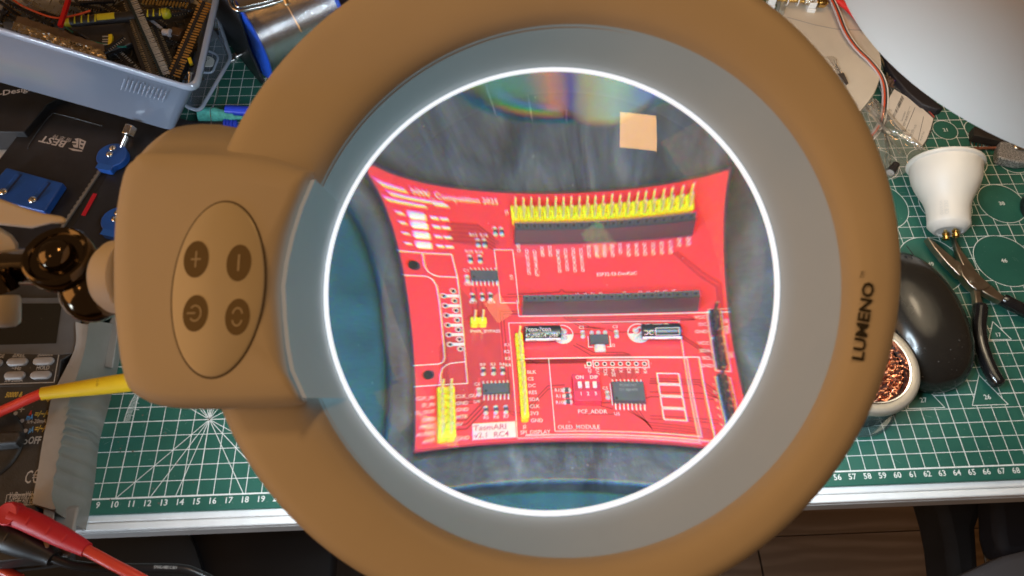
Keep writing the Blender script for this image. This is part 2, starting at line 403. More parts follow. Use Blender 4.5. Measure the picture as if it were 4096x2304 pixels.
def dusty_glass():
    # the lower face carries a thin film of dust that the LEDs light up
    m = bpy.data.materials.new('lens_glass_dusty'); m.use_nodes = True; N = m.node_tree.nodes; L = m.node_tree.links
    N.remove(N['Principled BSDF']); g = N.new('ShaderNodeBsdfGlass'); g.inputs['IOR'].default_value = 1.5; g.inputs['Roughness'].default_value = 0
    g.inputs[0].default_value = (.98, .99, .99, 1)
    t = N.new('ShaderNodeBsdfTranslucent'); t.inputs[0].default_value = (.8, .85, .9, 1)
    tc = N.new('ShaderNodeTexCoord'); n = N.new('ShaderNodeTexNoise'); n.inputs['Scale'].default_value = 60; n.inputs['Detail'].default_value = 6
    L.new(tc.outputs['Object'], n.inputs['Vector']); r = N.new('ShaderNodeMapRange'); r.inputs[1].default_value = .35; r.inputs[2].default_value = .75
    r.inputs[3].default_value = .002; r.inputs[4].default_value = .011; L.new(n.outputs['Fac'], r.inputs[0])
    mx = N.new('ShaderNodeMixShader'); L.new(r.outputs[0], mx.inputs[0]); L.new(g.outputs[0], mx.inputs[1]); L.new(t.outputs[0], mx.inputs[2])
    L.new(mx.outputs[0], N['Material Output'].inputs[0]); return m
M_dusty = dusty_glass()
def dispersive_mat():
    # the upper face splits colours a little, as crown glass does
    m = bpy.data.materials.new('lens_glass_dispersing'); m.use_nodes = True; N = m.node_tree.nodes; L = m.node_tree.links
    N.remove(N['Principled BSDF']); prev = None
    for c, n_ in (((.49, 0, 0), 1.4955), ((.49, .25, 0), 1.4978), ((0, .485, 0), 1.5), ((0, .25, .495), 1.5024), ((0, 0, .495), 1.5048)):
        r = N.new('ShaderNodeBsdfRefraction'); r.inputs[0].default_value = (*c, 1); r.inputs['Roughness'].default_value = 0; r.inputs['IOR'].default_value = n_
        if prev is None: prev = r.outputs[0]
        else:
            a = N.new('ShaderNodeAddShader'); L.new(prev, a.inputs[0]); L.new(r.outputs[0], a.inputs[1]); prev = a.outputs[0]
    g = N.new('ShaderNodeBsdfGlossy'); g.inputs['Roughness'].default_value = 0.0
    f = N.new('ShaderNodeFresnel'); f.inputs[0].default_value = 1.5
    mx = N.new('ShaderNodeMixShader'); L.new(f.outputs[0], mx.inputs[0]); L.new(prev, mx.inputs[1]); L.new(g.outputs[0], mx.inputs[2])
    L.new(mx.outputs[0], N['Material Output'].inputs[0]); return m
M_disp = dispersive_mat()
M_dkprint = mat('brown_print', (.20, .155, .085), .5)
M_ltprint = mat('icon_print', (.62, .58, .5), .5)
M_black = mat('black_print', (.03, .03, .028), .5)
M_chrome = mat('black_chrome', (.16, .13, .10), .12, metal=1.0)
lamp = thing('magnifier_lamp', 'big round white magnifier lamp with glowing ring, control box and dark metal arm', 'magnifier lamp', LC, LENS_M)
def eloop(c, r, h, n=128):
    return [(c[0] + r * math.cos(2 * math.pi * i / n), c[1] + r * math.sin(2 * math.pi * i / n), h) for i in range(n)]
body = [((.45, -.1), 7.12, 1.30), ((.47, -.1), 7.19, 1.42), ((.46, -.08), 7.27, 1.56), ((.42, -.04), 7.42, 1.68), ((.33, .04), 7.62, 1.76), ((.2, .12), 7.85, 1.82), ((-.02, .3), 8.35, 1.87), ((-.14, .42), 8.75, 1.88), ((-.20, .48), 8.97, 1.86), ((-.24, .53), 9.16, 1.77),
        ((-.262, .55), 9.28, 1.62), ((-.264, .55), 9.34, 1.2), ((-.26, .54), 9.30, .4), ((-.25, .5), 9.15, -.4), ((-.2, .45), 8.8, -.75), ((-.1, .2), 8.0, -.85), ((0, 0), 7.66, -.86), ((0, 0), 7.62, -.56)]
part('housing', MB().loft([eloop(*b) for b in body], False, False), M_housing, lamp, smooth=60)
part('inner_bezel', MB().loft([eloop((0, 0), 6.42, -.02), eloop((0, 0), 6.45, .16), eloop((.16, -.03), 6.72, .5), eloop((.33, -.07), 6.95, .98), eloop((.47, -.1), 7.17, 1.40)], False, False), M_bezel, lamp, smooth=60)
part('light_ring', MB().loft([eloop((0, 0), 6.43, .17), eloop((0, 0), 6.385, .205), eloop((0, 0), 6.31, .205), eloop((0, 0), 6.285, .185)], False, False), M_glow, lamp, smooth=60)
part('led_panel', MB().loft([eloop((0, 0), 7.60, -.58), eloop((0, 0), 6.50, -.58)], False, False), M_led, lamp, smooth=60)
# sixteen LEDs behind the diffuser, shining down and not much sideways
for k in range(16):
    a_ = 2 * math.pi * (k + .5) / 16; l = bpy.data.lights.new('led', 'AREA'); l.shape = 'DISK'; l.size = .9 * U; l.energy = .098; l.color = (.72, .88, 1.0); l.spread = R(126)
    o_ = bpy.data.objects.new('led_light', l); COL.objects.link(o_); o_.parent = lamp; o_.location = Vector((7.05 * math.cos(a_), 7.05 * math.sin(a_), -.62)) * U
# the lens: two true spherical faces
R1, R2, RR, ET = 21.9678, 25.3373, 6.39, .25
lens = MB(); s1 = R1 - math.sqrt(R1 * R1 - RR * RR); s2 = R2 - math.sqrt(R2 * R2 - RR * RR)
prof = []
for k in range(41):
    r = RR * k / 40 + 1e-4 * (k == 0); prof.append((r, ET / 2 + s1 - (R1 - math.sqrt(R1 * R1 - r * r))))
for k in range(40, -1, -1):
    r = RR * k / 40 + 1e-4 * (k == 0); prof.append((r, -(ET / 2 + s2 - (R2 - math.sqrt(R2 * R2 - r * r)))))
lens.lathe(list(reversed(prof)), 160)
me_ = lens.mesh('lens', 50); me_.materials.append(M_glass); me_.materials.append(M_disp); me_.materials.append(M_dusty)
for p_ in me_.polygons: p_.material_index = 1 if p_.normal.z > .3 else (2 if p_.normal.z < -.3 else 0)
lo = part('lens', me_, None, lamp)
# dust specks lying on the glass
dsp = MB()
for i in range(45):
    a, r = random.uniform(0, 6.28), 6.2 * math.sqrt(random.random()); s = random.uniform(.006, .016)
    h = ET / 2 + s1 - (R1 - math.sqrt(R1 * R1 - r * r)) + .006
    dsp.box((r * math.cos(a), r * math.sin(a), h), (s * random.uniform(1, 3), s, s * .5), Matrix.Rotation(random.uniform(0, 3), 3, 'Z'))
part('dust_speck', dsp, mat('dust', (.7, .7, .7), .8), lo, smooth=0, kind='stuff')
# control box
T = [(300, 815), (294, 720), (300, 565), (323, 442), (350, 404), (393, 386), (631, 396), (762, 428), (790, 452), (742, 590), (720, 720), (723, 800), (738, 930), (772, 1003), (740, 1021), (555, 1029), (431, 1025), (360, 1003), (322, 955)]
B = [(300, 815), (294, 720), (300, 565), (330, 425), (395, 347), (468, 315), (600, 322), (765, 400)] + T[8:]
def smooth_closed(ps, n=3):
    ps = [Vector(p) for p in ps]; out = []
    for i in range(len(ps)):
        a, b, c, d = ps[i - 1], ps[i], ps[(i + 1) % len(ps)], ps[(i + 2) % len(ps)]
        for k in range(n):
            t = k / n; out.append(.5 * ((2 * b) + (c - a) * t + (2 * a - 5 * b + 4 * c - d) * t * t + (3 * b - a - 3 * c + d) * t ** 3))
    return out
tl = smooth_closed([lf(x, y, 2.25) for x, y in T]); bl = smooth_closed([lf(x, y, -1.0) for x, y in B])
cen = sum(tl, Vector()) / len(tl)
def inset(loop, d, h):
    out = []
    for p in loop:
        v = (cen - p); v.z = 0; q = p + v.normalized() * d; q.z = h; out.append(q)
    return out
part('control_box', MB().loft([inset(bl, .5, -1.5), bl, [(p * .35 + q * .65) for p, q in zip(bl, tl)], tl, inset(tl, .05, 2.45), inset(tl, .16, 2.6), inset(tl, .36, 2.69), inset(tl, .8, 2.73)]), M_housing, lamp, smooth=80)
ck = [(793, 452), (764, 520), (742, 590), (726, 660), (718, 720), (722, 800), (729, 870), (740, 930), (772, 1001)]
cu = [lf(x, y, 2.70) for x, y in ck]; cl_ = []
for p in cu:
    a_ = math.atan2(p.y, p.x); cl_.append(Vector((6.46 * math.cos(a_), 6.46 * math.sin(a_), .17)))
cm_ = [u.lerp(l, .55) + Vector((0, 0, .12)) for u, l in zip(cu, cl_)]
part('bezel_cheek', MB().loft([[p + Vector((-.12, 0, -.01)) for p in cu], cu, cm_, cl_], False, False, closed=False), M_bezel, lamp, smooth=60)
pc = lf(548.5, 723.7, 2.75); ax = (lf(664, 723, 2.75) - lf(432, 723, 2.75)).length / 2; ay = (lf(548, 503, 2.75) - lf(548, 943, 2.75)).length / 2
def ell(c, a, b, h, n=64): return [(c.x + a * math.cos(2 * math.pi * i / n), c.y + b * math.sin(2 * math.pi * i / n), h) for i in range(n)]
part('panel_seam', MB().loft([ell(pc, ax + .035, ay + .035, 2.70), ell(pc, ax + .035, ay + .035, 2.737), ell(pc, ax - .01, ay - .01, 2.737)], True, True), mat('seam_shadow', (.16, .14, .12), .6), lamp)
pan = part('control_panel', MB().loft([ell(pc, ax - .02, ay - .02, 2.70), ell(pc, ax - .02, ay - .02, 2.76), ell(pc, ax - .09, ay - .09, 2.80)], True, True), mat('panel_plastic', (.80, .78, .70), .3), lamp, smooth=50)
for (bx, by, kind) in ((493, 652, '+'), (600.5, 661, '-'), (491, 788, 'p'), (597, 797, 'a')):
    c = lf(bx, by, 2.81); rx = (lf(bx + 31, by, 2.8) - lf(bx, by, 2.8)).length; ry = (lf(bx, by + 46, 2.8) - lf(bx, by, 2.8)).length
    bt = part('button', MB().loft([ell(c, rx, ry, 2.79, 40), ell(c, rx, ry, 2.812, 40)], False, True), M_dkprint, pan)
    ic = MB(); h = 2.816; w = .045
    if kind == '+': ic.strip2([(c.x - .14, c.y), (c.x + .14, c.y)], w, h); ic.strip2([(c.x, c.y - .22), (c.x, c.y + .22)], w, h + .001)
    if kind == '-': ic.strip2([(c.x, c.y - .22), (c.x, c.y + .22)], w + .01, h)
    if kind == 'p':
        ic.strip2([(c.x + .16 * math.cos(R(a)), c.y + .20 * math.sin(R(a))) for a in range(-140, 141, 14)], w, h); ic.strip2([(c.x - .22, c.y), (c.x + .02, c.y)], w, h + .02)
    if kind == 'a':
        ic.strip2([(c.x + .13 * math.cos(R(a)), c.y + .05 + .18 * math.sin(R(a))) for a in range(10, 171, 16)], w, h); ic.strip2([(c.x + .13 * math.cos(R(a)), c.y - .05 + .18 * math.sin(R(a))) for a in range(190, 351, 16)], w, h)
    part('icon', ic, M_ltprint, bt, smooth=0)
# maker's name on the rim
p0, p1 = lf(2178, 909, 2.1), lf(2207, 709, 2.1); dx = (p1 - p0); dxn = dx.normalized(); dyn = Vector((-dxn.y, dxn.x, 0))
def on_rim(a, b):
    q = p0 + dxn * a + dyn * b; r = math.hypot(q.x + .05, q.y - .33)
    return (q.x, q.y, 1.88 - max(0, 8.35 - r) * .1 - max(0, r - 8.8) ** 2 * .8 + .02)
gw = glyphs('LUMENO', .012)[2]; capn = .25
part('lettering', MB().text('LUMENO', (0, 0, 0), capn, squash=dx.length / (gw * capn / .69), warp=on_rim, bold=.03), M_black, lamp, smooth=0)
part('trade_mark', MB().text('TM', (0, 0, 0), .09, warp=lambda a, b: on_rim(a + dx.length + .08, b + .25)), M_black, lamp, smooth=0)
# arm joint
kc = lf(142, 644, .9)
def kn(v): return Vector(v)
kax = Vector((.12, .30, .95)).normalized()
part('joint_knob', MB().lathe([(.72, -.55), (.98, -.5), (1.02, -.3), (1.02, .0), (.97, .1), (.90, .12), (.84, .06), (.78, -.02), (.55, -.04), (.52, 0), (.50, .12), (.42, .27), (.28, .37), (.1, .42), (.001, .425)], 48, kc, kax, True, False), M_chrome, lamp, smooth=40)
sk = lf(235, 735, -.2)
part('ball_socket', MB().lathe([(.001, -.95)] + [(.95 * math.cos(R(a)), .95 * math.sin(R(a))) for a in range(-75, 80, 12)] + [(.001, .95)], 32, sk, (.4, -.6, .6)), M_chrome, lamp, smooth=60)
part('socket_neck', MB().lathe([(.62, 0), (.8, .35), (.86, .8), (.7, 1.0)], 32, lf(170, 680, -.1), (lf(262, 728, -.3) - lf(170, 680, -.1)), True, True), M_chrome, lamp, smooth=50)
part('pivot_collar', MB().lathe([(.45, -1.2), (.75, -.9), (.8, -.15), (.5, 0)], 28, lf(288, 690, -.1), (1, 0, -.05), True, True), M_chrome, lamp, smooth=40)
part('box_stub', MB().lathe([(.6, -.35), (.95, -.25), (1.12, 0), (1.15, .5)], 36, lf(291, 697, .1), (1, -.02, 0), True, True), M_housing, lamp, smooth=40)
part('arm_bar', MB().tube([lf(120, 670, -.2), lf(40, 672, -.9), lf(-120, 690, -2.2)], [.62, .6, .6], 16), M_chrome, lamp, smooth=60)
part('wing_collar', MB().lathe([(.42, 0), (.45, .3), (.38, .7)], 24, lf(15, 735, -.2), (-.15, .5, .3), True, True), M_chrome, lamp, smooth=40)
part('wing_cap', MB().lathe([(.001, -1.0), (.32, -.98), (.47, -.85), (.5, -.1), (.46, 0), (.2, 0)], 28, lf(6, 745, -.2), (-.05, .9, .15)), M_housing, lamp, smooth=50)
part('arm_cover', MB().loft([[lf(x, y, h) for x, y in ((-60, 500), (0, 500), (60, 522), (110, 537), (160, 545), (167, 553), (168, 563), (130, 563), (80, 575), (0, 566), (-60, 560))] for h in (-1.4, -.7)], True, True), M_housing, lamp, bevel=.15, seg=3)
part('arm_cover', MB().loft([[lf(x, y, h) for x, y in ((-60, 570), (0, 572), (30, 590), (46, 612), (46, 645), (30, 660), (-60, 665))] for h in (-2.4, -1.7)], True, True), M_housing, lamp, bevel=.15, seg=3)
# ================================================================== the circuit board under the lens
M_base = mat('black_rubber', (.058, .066, .076), .5, bump=.5, bscale=500)
def pad_mat():
    nt = M_base.node_tree; N = nt.nodes; L = nt.links; b = N['Principled BSDF']; tc = N.new('ShaderNodeTexCoord')
    mp = N.new('ShaderNodeMapping'); mp.inputs['Scale'].default_value = (1, .38, 1); mp.inputs['Rotation'].default_value = (0, 0, .25); L.new(tc.outputs['Object'], mp.inputs[0])
    a = N.new('ShaderNodeTexNoise'); a.inputs['Scale'].default_value = 85; a.inputs['Detail'].default_value = 8; a.inputs['Roughness'].default_value = .68; a.inputs['Distortion'].default_value = .8; L.new(mp.outputs[0], a.inputs['Vector'])
    c = N.new('ShaderNodeValToRGB'); e = c.color_ramp.elements; e[0].position = .38; e[0].color = (.026, .031, .037, 1); e[1].position = .80; e[1].color = (.30, .32, .34, 1)
    k = e.new(.56); k.color = (.066, .076, .088, 1); k = e.new(.68); k.color = (.11, .12, .135, 1)
    L.new(a.outputs['Fac'], c.inputs[0]); L.new(c.outputs[0], b.inputs['Base Color'])
pad_mat()
bs = thing('black_work_pad', 'dusty black rubber pad lying under the red circuit board', 'work pad', (40, 14.5, 0))
part('pad', MB().prism(rrect(-7.1, -6.85, 9.5, 5.1, .5), .02, .6), M_base, bs, bevel=.08)
M_red = mat('red_solder_mask', (.74, .040, .048), .34, var=.05, vscale=120, coat=.3)
M_trace = mat('red_over_copper', (.26, .018, .022), .34, coat=.3)
M_pour = mat('red_over_copper_pour', (.46, .034, .04), .34, var=.12, vscale=150, coat=.3)
M_silk = mat('white_silkscreen', (.86, .80, .80), .55)
M_rtext = mat('red_lettering', (.55, .05, .10), .5)
M_yel = mat('yellow_plastic', (.86, .72, .03), .35, sss=.15)
M_blkp = mat('black_plastic', (.022, .022, .024), .38)
M_sock = mat('black_socket_plastic', (.05, .042, .045), .3)
M_chip = mat('chip_epoxy', (.055, .06, .065), .45, var=.1, vscale=300)
M_tin = mat('tinned_metal', (.80, .80, .79), .3, metal=.55)
M_gold = mat('gold_pin', (.86, .72, .30), .3, metal=.35)
M_hole = mat('dark_hole', (.006, .006, .006), .6)
M_white = mat('white_plastic', (.85, .85, .83), .4)
M_dip = mat('red_switch_plastic', (.62, .03, .06), .38)
M_brown = mat('brown_resistor_body', (.05, .05, .06), .4)
PT = .16
brd = thing('circuit_board', 'red circuit board with yellow pin headers and black sockets, seen through the lens', 'circuit board', (33.517, 8.560, 1.02), (0, 0, .00972))
m_ = .1   # mm -> cm
part('board', MB().prism(rrect(0, 0, 9.8, 8.76, .06), 0, PT), M_red, brd, bevel=.01, seg=1)
for x, y in ((.4, .6), (9.4, 8.2), (9.4, .6), (.4, 8.2)):
    part('standoff', MB().lathe([(.2, -.42), (.2, 0)], 16, (x, y, 0), (0, 0, 1), True, True), M_blkp, brd)
tr = MB()
def trace(pts, w=.35, z=.003): tr.strip2([(x * m_, y * m_) for x, y in pts], w * m_, PT + z)
for off in (0, .9): trace([(84.4 + off, 65.5 + off * .3), (91.2 + off, 56.9 + off), (95.6 + off, 52.7 + off), (95.6 + off, 44), (94.6 + off, 38)], .45)
for k in range(3): trace([(73.3 - k * .2, 20.8 - k * .8), (87.9 - k * .4, 20.8 - k * .8), (91.5, 17.3 - k * 1.2), (92.5, 17.2 - k * 1.2)], .4)
trace([(72.7, 16.2), (87.6, 16.4), (92.4, 14.9)], .4); trace([(72.5, 14.6), (90.4, 14.6)], .4); trace([(70.9, 14.0), (72.5, 14.4)], .4)
for k in range(2): trace([(71.6, 8.2 - k), (90.4, 8.2 - k)], .4)
for k in range(4): trace([(65.0 + k * 1.2, 9.8), (71.0 + k * .3, 4.8 - k * .9 + 1.2), (90.0, 5.0 - k * .8)], .35)
for k in range(2): trace([(84.4, 36.2 - k), (93.0, 28.6 - k)], .5)
trace([(31, 31), (37.5, 26.4), (55, 26.4)], .35); trace([(33, 27.6), (54, 27.6)], .4); trace([(33, 26.9), (54, 26.9)], .35)
for k in range(2): trace([(51 - k, 33.6 - k * .5), (56.5 - k, 30.2 - k), (66, 30.2 - k), (68, 29.3)], .4)
for k in range(3): trace([(48 + k * 1.2, 44.4), (48 + k * 1.2, 43.2), (53 + k * 2, 39.8 - k * .3), (58 + k * 1.5, 39.6 - k * .4)], .35)
for k in range(4): trace([(51 + k * 3, 42.9 - k * .7), (86 - k * 3, 43.3 - k * .7), (89, 41.6)], .3)
trace([(30.0, 52.2), (47, 52.8), (48, 53.8), (49, 52.8), (56, 52.4), (59, 50)], .35); trace([(27, 51.2), (52, 51.6)], .3)
for k in range(2): trace([(27 + k, 21), (27 + k, 46 - k), (33.5, 46 - k)], .4)
for k in range(2): trace([(33.9, 11.6 - k * 1.2), (40.5, 18.4 - k * 1.2), (46, 18.6 - k * 1.2)], .4)
trace([(10.8, 14.3), (18.2, 14.3), (19.6, 15.2)], .5); trace([(10.8, 13.3), (16.5, 13.3)], .5)
for k in range(3): trace([(10.8, 7.8 - k * 1.5), (14.2, 7.8 - k * 1.5), (20, 14 - k * 1.6)], .5)
for k in range(2): trace([(31, 9 - k), (28.5, 9.6 - k), (26.5, 10)], .4)
for k in range(5): trace([(14, 76.5 - k * 1.4), (23.5, 76.5 - k * 1.4), (28, 72.6 - k * 1.2)], .4)
for k in range(4): trace([(18.5 + k * 1.6, 55), (18.5 + k * 1.6, 45 + k), (16 + k, 43)], .35)
for k in range(6): trace([(58.5 + k * 2.5, 24.8), (59.5 + k * 2.2, 22.5), (62 + k * 1.3, 20.4)], .22)
trace([(56.8, 12.2), (60.5, 12.4)], .5); trace([(56.8, 11.2), (60.5, 10.2)], .5); trace([(51, 8.2), (60.8, 8.4)], .35)
trace([(43, 37), (53, 37.2)], .35); trace([(54, 38.6), (56.5, 38.6)], .35); trace([(62, 38.6), (64, 37.6), (70, 37.6)], .35)
trace([(33, 39), (34, 39), (34.5, 37.5), (47, 37.5)], .35)
for k in range(4): trace([(7.5 + k * .6, 20), (7.5 + k * .6, 33 + k * .4), (9.5, 36 + k)], .3)
part('copper_trace', tr, M_trace, brd, smooth=0, kind='stuff')
pour = MB()
for poly in ([(14.8, 55.5), (18, 50.5), (26.4, 50.5), (26.4, 22), (18.5, 22), (16, 14), (10.8, 12), (10.8, 18), (7.8, 20.2), (7.8, 32), (9, 36), (14.6, 38), (14.6, 52)],
             [(14, 77), (23.5, 77), (29.5, 71), (27.2, 69), (22, 69.5), (14, 70.5)], [(20, 24.5), (27.5, 24.5), (29, 20), (29, 10), (20, 10), (17, 14)],
             [(64, 29.8), (68, 29.8), (70, 26.8), (60, 26.8)], [(57, 23.8), (70, 23.8), (69, 21), (62, 20.4)], [(34, 27.7), (54, 27.7), (54, 26.2), (34, 26.2)]):
    pour.add([(x * m_, y * m_, PT + .001 + .0004 * len(pour.f)) for x, y in poly], [tuple(range(len(poly)))])
part('copper_pour', pour, M_pour, brd, smooth=0)
sk_ = MB()
def line(pts, w=.28, z=.008): sk_.strip2([(x * m_, y * m_) for x, y in pts], w * m_, PT + z)
def rect(x0, y0, x1, y1, w=.28): line([(x0, y0), (x1, y0), (x1, y1), (x0, y1), (x0, y0)], w)
line([(0, 66), (6.1, 66), (14.3, 66.1), (15.0, 58.2), (14.9, 27.6), (15.1, 20.1), (0, 20)], .35)
line([(0, 58.2), (6.3, 58.2), (7.7, 57.2), (8.6, 55)] + [(8.8, y) for y in (50, 40, 31, 29.6)] + [(8.3, 28), (7, 27.3), (0, 27.1)], .35)
line([(6.2, 66), (6.1, 61.5), (6.8, 59.8), (8, 58.8), (9.5, 58.3), (14.9, 58.2)], .35)
line([(7.2, 20), (7.3, 23.5), (7.9, 25.6), (9.2, 26.9), (10.5, 27.4), (14.9, 27.8)], .35)
rect(27.5, 49, 33.4, 68.2); line([(33, 44), (98, 43.9)], .4); line([(33, 50), (33, 44)], .3)
line([(29.5, 0.8), (29.5, 41.6), (84.2, 41.2), (84.2, .8), (29.7, .8)], .25)
line([(33.2, 28.3), (88.4, 28.5), (88.4, 1.6), (32, 1.6)], .35)
rect(41.5, 2.7, 85.0, 28.2)
rect(55.9, 24.7, 73.5, 27.3, .3); line([(53.2, 25.8), (53.2, 24.7), (55.0, 24.7)], .25)
for y in (19.2, 15.2, 11.2, 7.2): rect(75.6, y, 82.0, y + 3.5, .4)
line([(92.4, 45), (98, 45)], .2); rect(92.3, 35.3, 95.9, 44.3, .3); rect(92.3, 24.0, 95.9, 34.9, .3); rect(91.9, 1.6, 95.4, 22.0, .3)
for cx in (46.9, 71.6):
    line([((cx + 3.4 * math.cos(R(a))), 37 + 3.4 * math.sin(R(a))) for a in range(0, 361, 15)], .3)
line([(55.2, 36.2), (55, 32.2), (56.6, 32.2)], .25); line([(62.2, 36.2), (62.3, 32.2), (61, 32.2)], .25)
line([(60.6, 19), (60.6, 11.4)], .3); line([(19.4, 56.0), (19.4, 60)], .25)
for y, x1 in ((51.5, 14.6), (48, 14.6), (44.5, 14.7), (41, 14.7), (37.6, 14.8), (34.1, 14.8)): line([(10.9, y), (x1, y)], 1.1)
for k, (x, y, l) in enumerate(((1.0, 80.6, 9), (2.2, 82.2, 13), (1.2, 83.9, 5), (12.0, 81.6, 4))): line([(x, y), (x + l, y)], .7)
for y in (77.5, 74.8, 71.7, 68.6):
    line([(10.4, y + .1), (12.4, y)], .9); line([(12.9, y), (15.2, y)], .9); line([(2.2, y), (3.9, y)], .7)
part('silkscreen_line', sk_, M_silk, brd, smooth=0)
fill = MB(); h_ = PT + .012
fill.prism([(1.6, .11), (2.92, .115), (2.91, .64), (1.6, .635)], PT + .006, PT + .008)
for cx in (46.9, 71.6):
    fill.prism([((cx + 3.3 * math.cos(R(a))) * m_, (37 + 3.3 * math.sin(R(a))) * m_) for a in range(180, 361, 15)], PT + .006, PT + .007)
part('silkscreen_block', fill, M_silk, brd, smooth=0)
tx = MB()
def bt(s, x, y, cap=1.0, rot=0, al='LEFT', sq=1.0, bold=.01):
    a = R(rot); tx.text(s, (x * m_, y * m_, h_), cap * m_, (math.cos(a), math.sin(a), 0), (-math.sin(a), math.cos(a), 0), al, squash=sq, bold=bold)
gp = [('GND', 67.4), ('GPIO43/U0TXD', 59.2), ('GPIO44/U0RXD', 58.8), ('GPIO1', 65.8), ('GPIO2', 65.8), ('GPIO42/MTMS', 59.8), ('GPIO41/MTDI', 60.4), ('GPIO40/MTDO', 59.9), ('GPIO39/MTCK', 60), ('GPIO38', 65), ('GPIO37', 65), ('GPIO36', 65), ('GPIO35', 65), ('GPIO0', 65.9), ('GPIO45', 64.8), ('GPIO48', 64.8), ('GPIO47', 64.8), ('GPIO21', 64.8), ('GPIO20', 64.8), ('GPIO19', 64.8), ('GND', 67), ('GND', 67)]
for i, (s, y) in enumerate(gp): bt(s, 35.9 + 2.54 * i, y, 1.15, 90, sq=.82)
lw_ = ['3V3', '3V3', 'RESET', 'GPIO4', 'GPIO5', 'GPIO6', 'GPIO7', 'GPIO15', 'GPIO16', 'GPIO17', 'GPIO18', 'GPIO8', 'GPIO3', 'GPIO46', 'GPIO9', 'GPIO10', 'GPIO11', 'GPIO12', 'GPIO13', 'GPIO14', '5V', 'GND']
for i, s in enumerate(lw_): bt(s, 35.9 + 2.54 * i, 47.4, 1.15, 90, sq=.9)
bt('ESP32-S3-DevKitC', 60, 58.3, 1.2, sq=.98); bt('HW_Competition 2025', 7.4, 83.4, 1.7, sq=.98)
bt('PWR_BYPASS', 17.1, 38.1, 1.1); bt('PCF_ADDR', 49.3, 8.6, 1.3); bt('OLED_MODULE', 42.4, 3.4, 1.3); bt('SPI_DISPLAY', 30.5, 2.0, 1.2); bt('J2', 31.5, 4.0, 1.0)
for s, y in (('K1', 33), ('K2', 30.5), ('K3', 28.0), ('K4', 25.6)): bt(s, 29.0, y, 1.1, al='RIGHT')
for i, s in enumerate(('BLK', 'CS', 'DC', 'RES', 'SDA', 'CLK', '3V3', 'GND')): bt(s, 34.0, 22.8 - 2.42 * i, 1.2)
for s, x in (('R9', 20.1), ('R3', 23.3), ('R4', 26.2)): bt(s, x, 26.0, 1.1, al='CENTER')
for s, x in (('R5', 20.2), ('R6', 23.3), ('R7', 26.4)): bt(s, x, 7.6, 1.1, al='CENTER')
for s, y in (('R12', 16.2), ('R11', 14.1), ('R10', 11.9)): bt(s, 45.0, y, 1.1, al='RIGHT')
for s, x, y in (('C6', 18.0, 19.2), ('C5', 58.9, 16.8), ('C2', 53.3, 39.0), ('C3', 64.3, 39.0), ('R17', 18.9, 48.8), ('R14', 24.6, 48.8), ('U4', 17.6, 13.2), ('U5', 61.6, 8.0), ('U2', 62.8, 32.2), ('R13', 21.6, 72.6), ('R18', 24.8, 72.6), ('R15', 19.6, 66.8), ('R16', 22.6, 66.8), ('C1', 17.8, 60.2), ('C20', 18.0, 55.4), ('J3', 33, 80.5)): bt(s, x, y, 1.05, al='CENTER')
bt('U3', 32.4, 57.6, 1.0, 90)
for i, s in enumerate(('GND', '3V3', 'SCL', 'SDA', 'K1', 'K2', 'K3', 'K4')): bt(s, 55.1 + 2.51 * i, 24.4, 1.1, 90, 'RIGHT')
for s, y in (('CLK_IN', 15.4), ('D_IN', 13.1), ('D_OUT', 10.8), ('CMD', 8.4), ('PROC', 6.1), ('AUDIO', 3.9), ('ANT', 1.6)): bt(s, 5.3, y, 1.15, al='RIGHT', sq=.9)
for s, y in (('CLK_OUT', 15.2), ('GND', 12.9), ('GND', 10.7), ('MTR', 8.3), ('5V', 5.9), ('GND', 1.4)): bt(s, 11.3, y, 1.15)
for s, y in (('VCC', 41.8), ('DC', 39.3), ('GND', 36.8), ('VCC', 32.8), ('SDA', 30.2), ('SCL', 27.7), ('GND', 25.1)): bt(s, 91.8, y, 1.1, al='RIGHT')
for i in range(8): bt(str(i + 1), 91.2, 19 - 2.5 * i, .9, al='RIGHT')
bt('VGA_ID', 97.3, 36.5, 1.0, 90); bt('I2C', 97.3, 28.5, 1.0, 90)
part('silkscreen_lettering', tx, M_silk, brd, smooth=0)
part('version_lettering', MB().text('TasmARI', (1.62, .40, PT + .012), .17, squash=1.12, bold=.012).text('v2.1  RC4', (1.64, .165, PT + .012), .16, squash=1.13, bold=.012), M_rtext, brd, smooth=0)
# ---- pin headers and sockets
pinm = MB().box((0, 0, .40), (.064, .064, 1.02)).mesh('pin', 0); pinm.materials.append(M_gold)
pind = pinm.copy(); pind.materials.clear(); pind.materials.append(mat('dark_pin', (.25, .24, .23), .3, metal=.8))
def header(label, pts, colm, tilt=0.0):
    b = MB()
    for x, y in pts:
        s_ = .125; c = .035
        poly = [(-s_ + c, -s_), (s_ - c, -s_), (s_, -s_ + c), (s_, s_ - c), (s_ - c, s_), (-s_ + c, s_), (-s_, s_ - c), (-s_, -s_ + c)]
        b.prism([(x * m_ + p[0], y * m_ + p[1]) for p in poly], PT, PT + .28)
    h = part('pin_header', b, colm, brd, smooth=0, bevel=.012, seg=1, label=label)
    for x, y in pts:
        o = part('pin', pind if colm is M_blkp else pinm, None, h); o.location = Vector((x * m_, y * m_, PT)) * U; o.rotation_euler = (random.gauss(0, .012) + tilt, random.gauss(0, .012), 0)
    return h
header('yellow double row of forty-four pins', [(35.4 + 2.54 * i, y) for i in range(22) for y in (77.9, 80.44)], M_yel)
header('yellow row of twelve pins', [(32.2, 7.2 + 2.54 * i) for i in range(12)], M_yel)
header('yellow double row of fourteen pins', [(x, 2.3 + 2.4 * i) for i in range(7) for x in (7.2, 9.7)], M_yel)
header('small yellow pair of pins', [(18.5, 41.2), (21.04, 41.2)], M_yel)
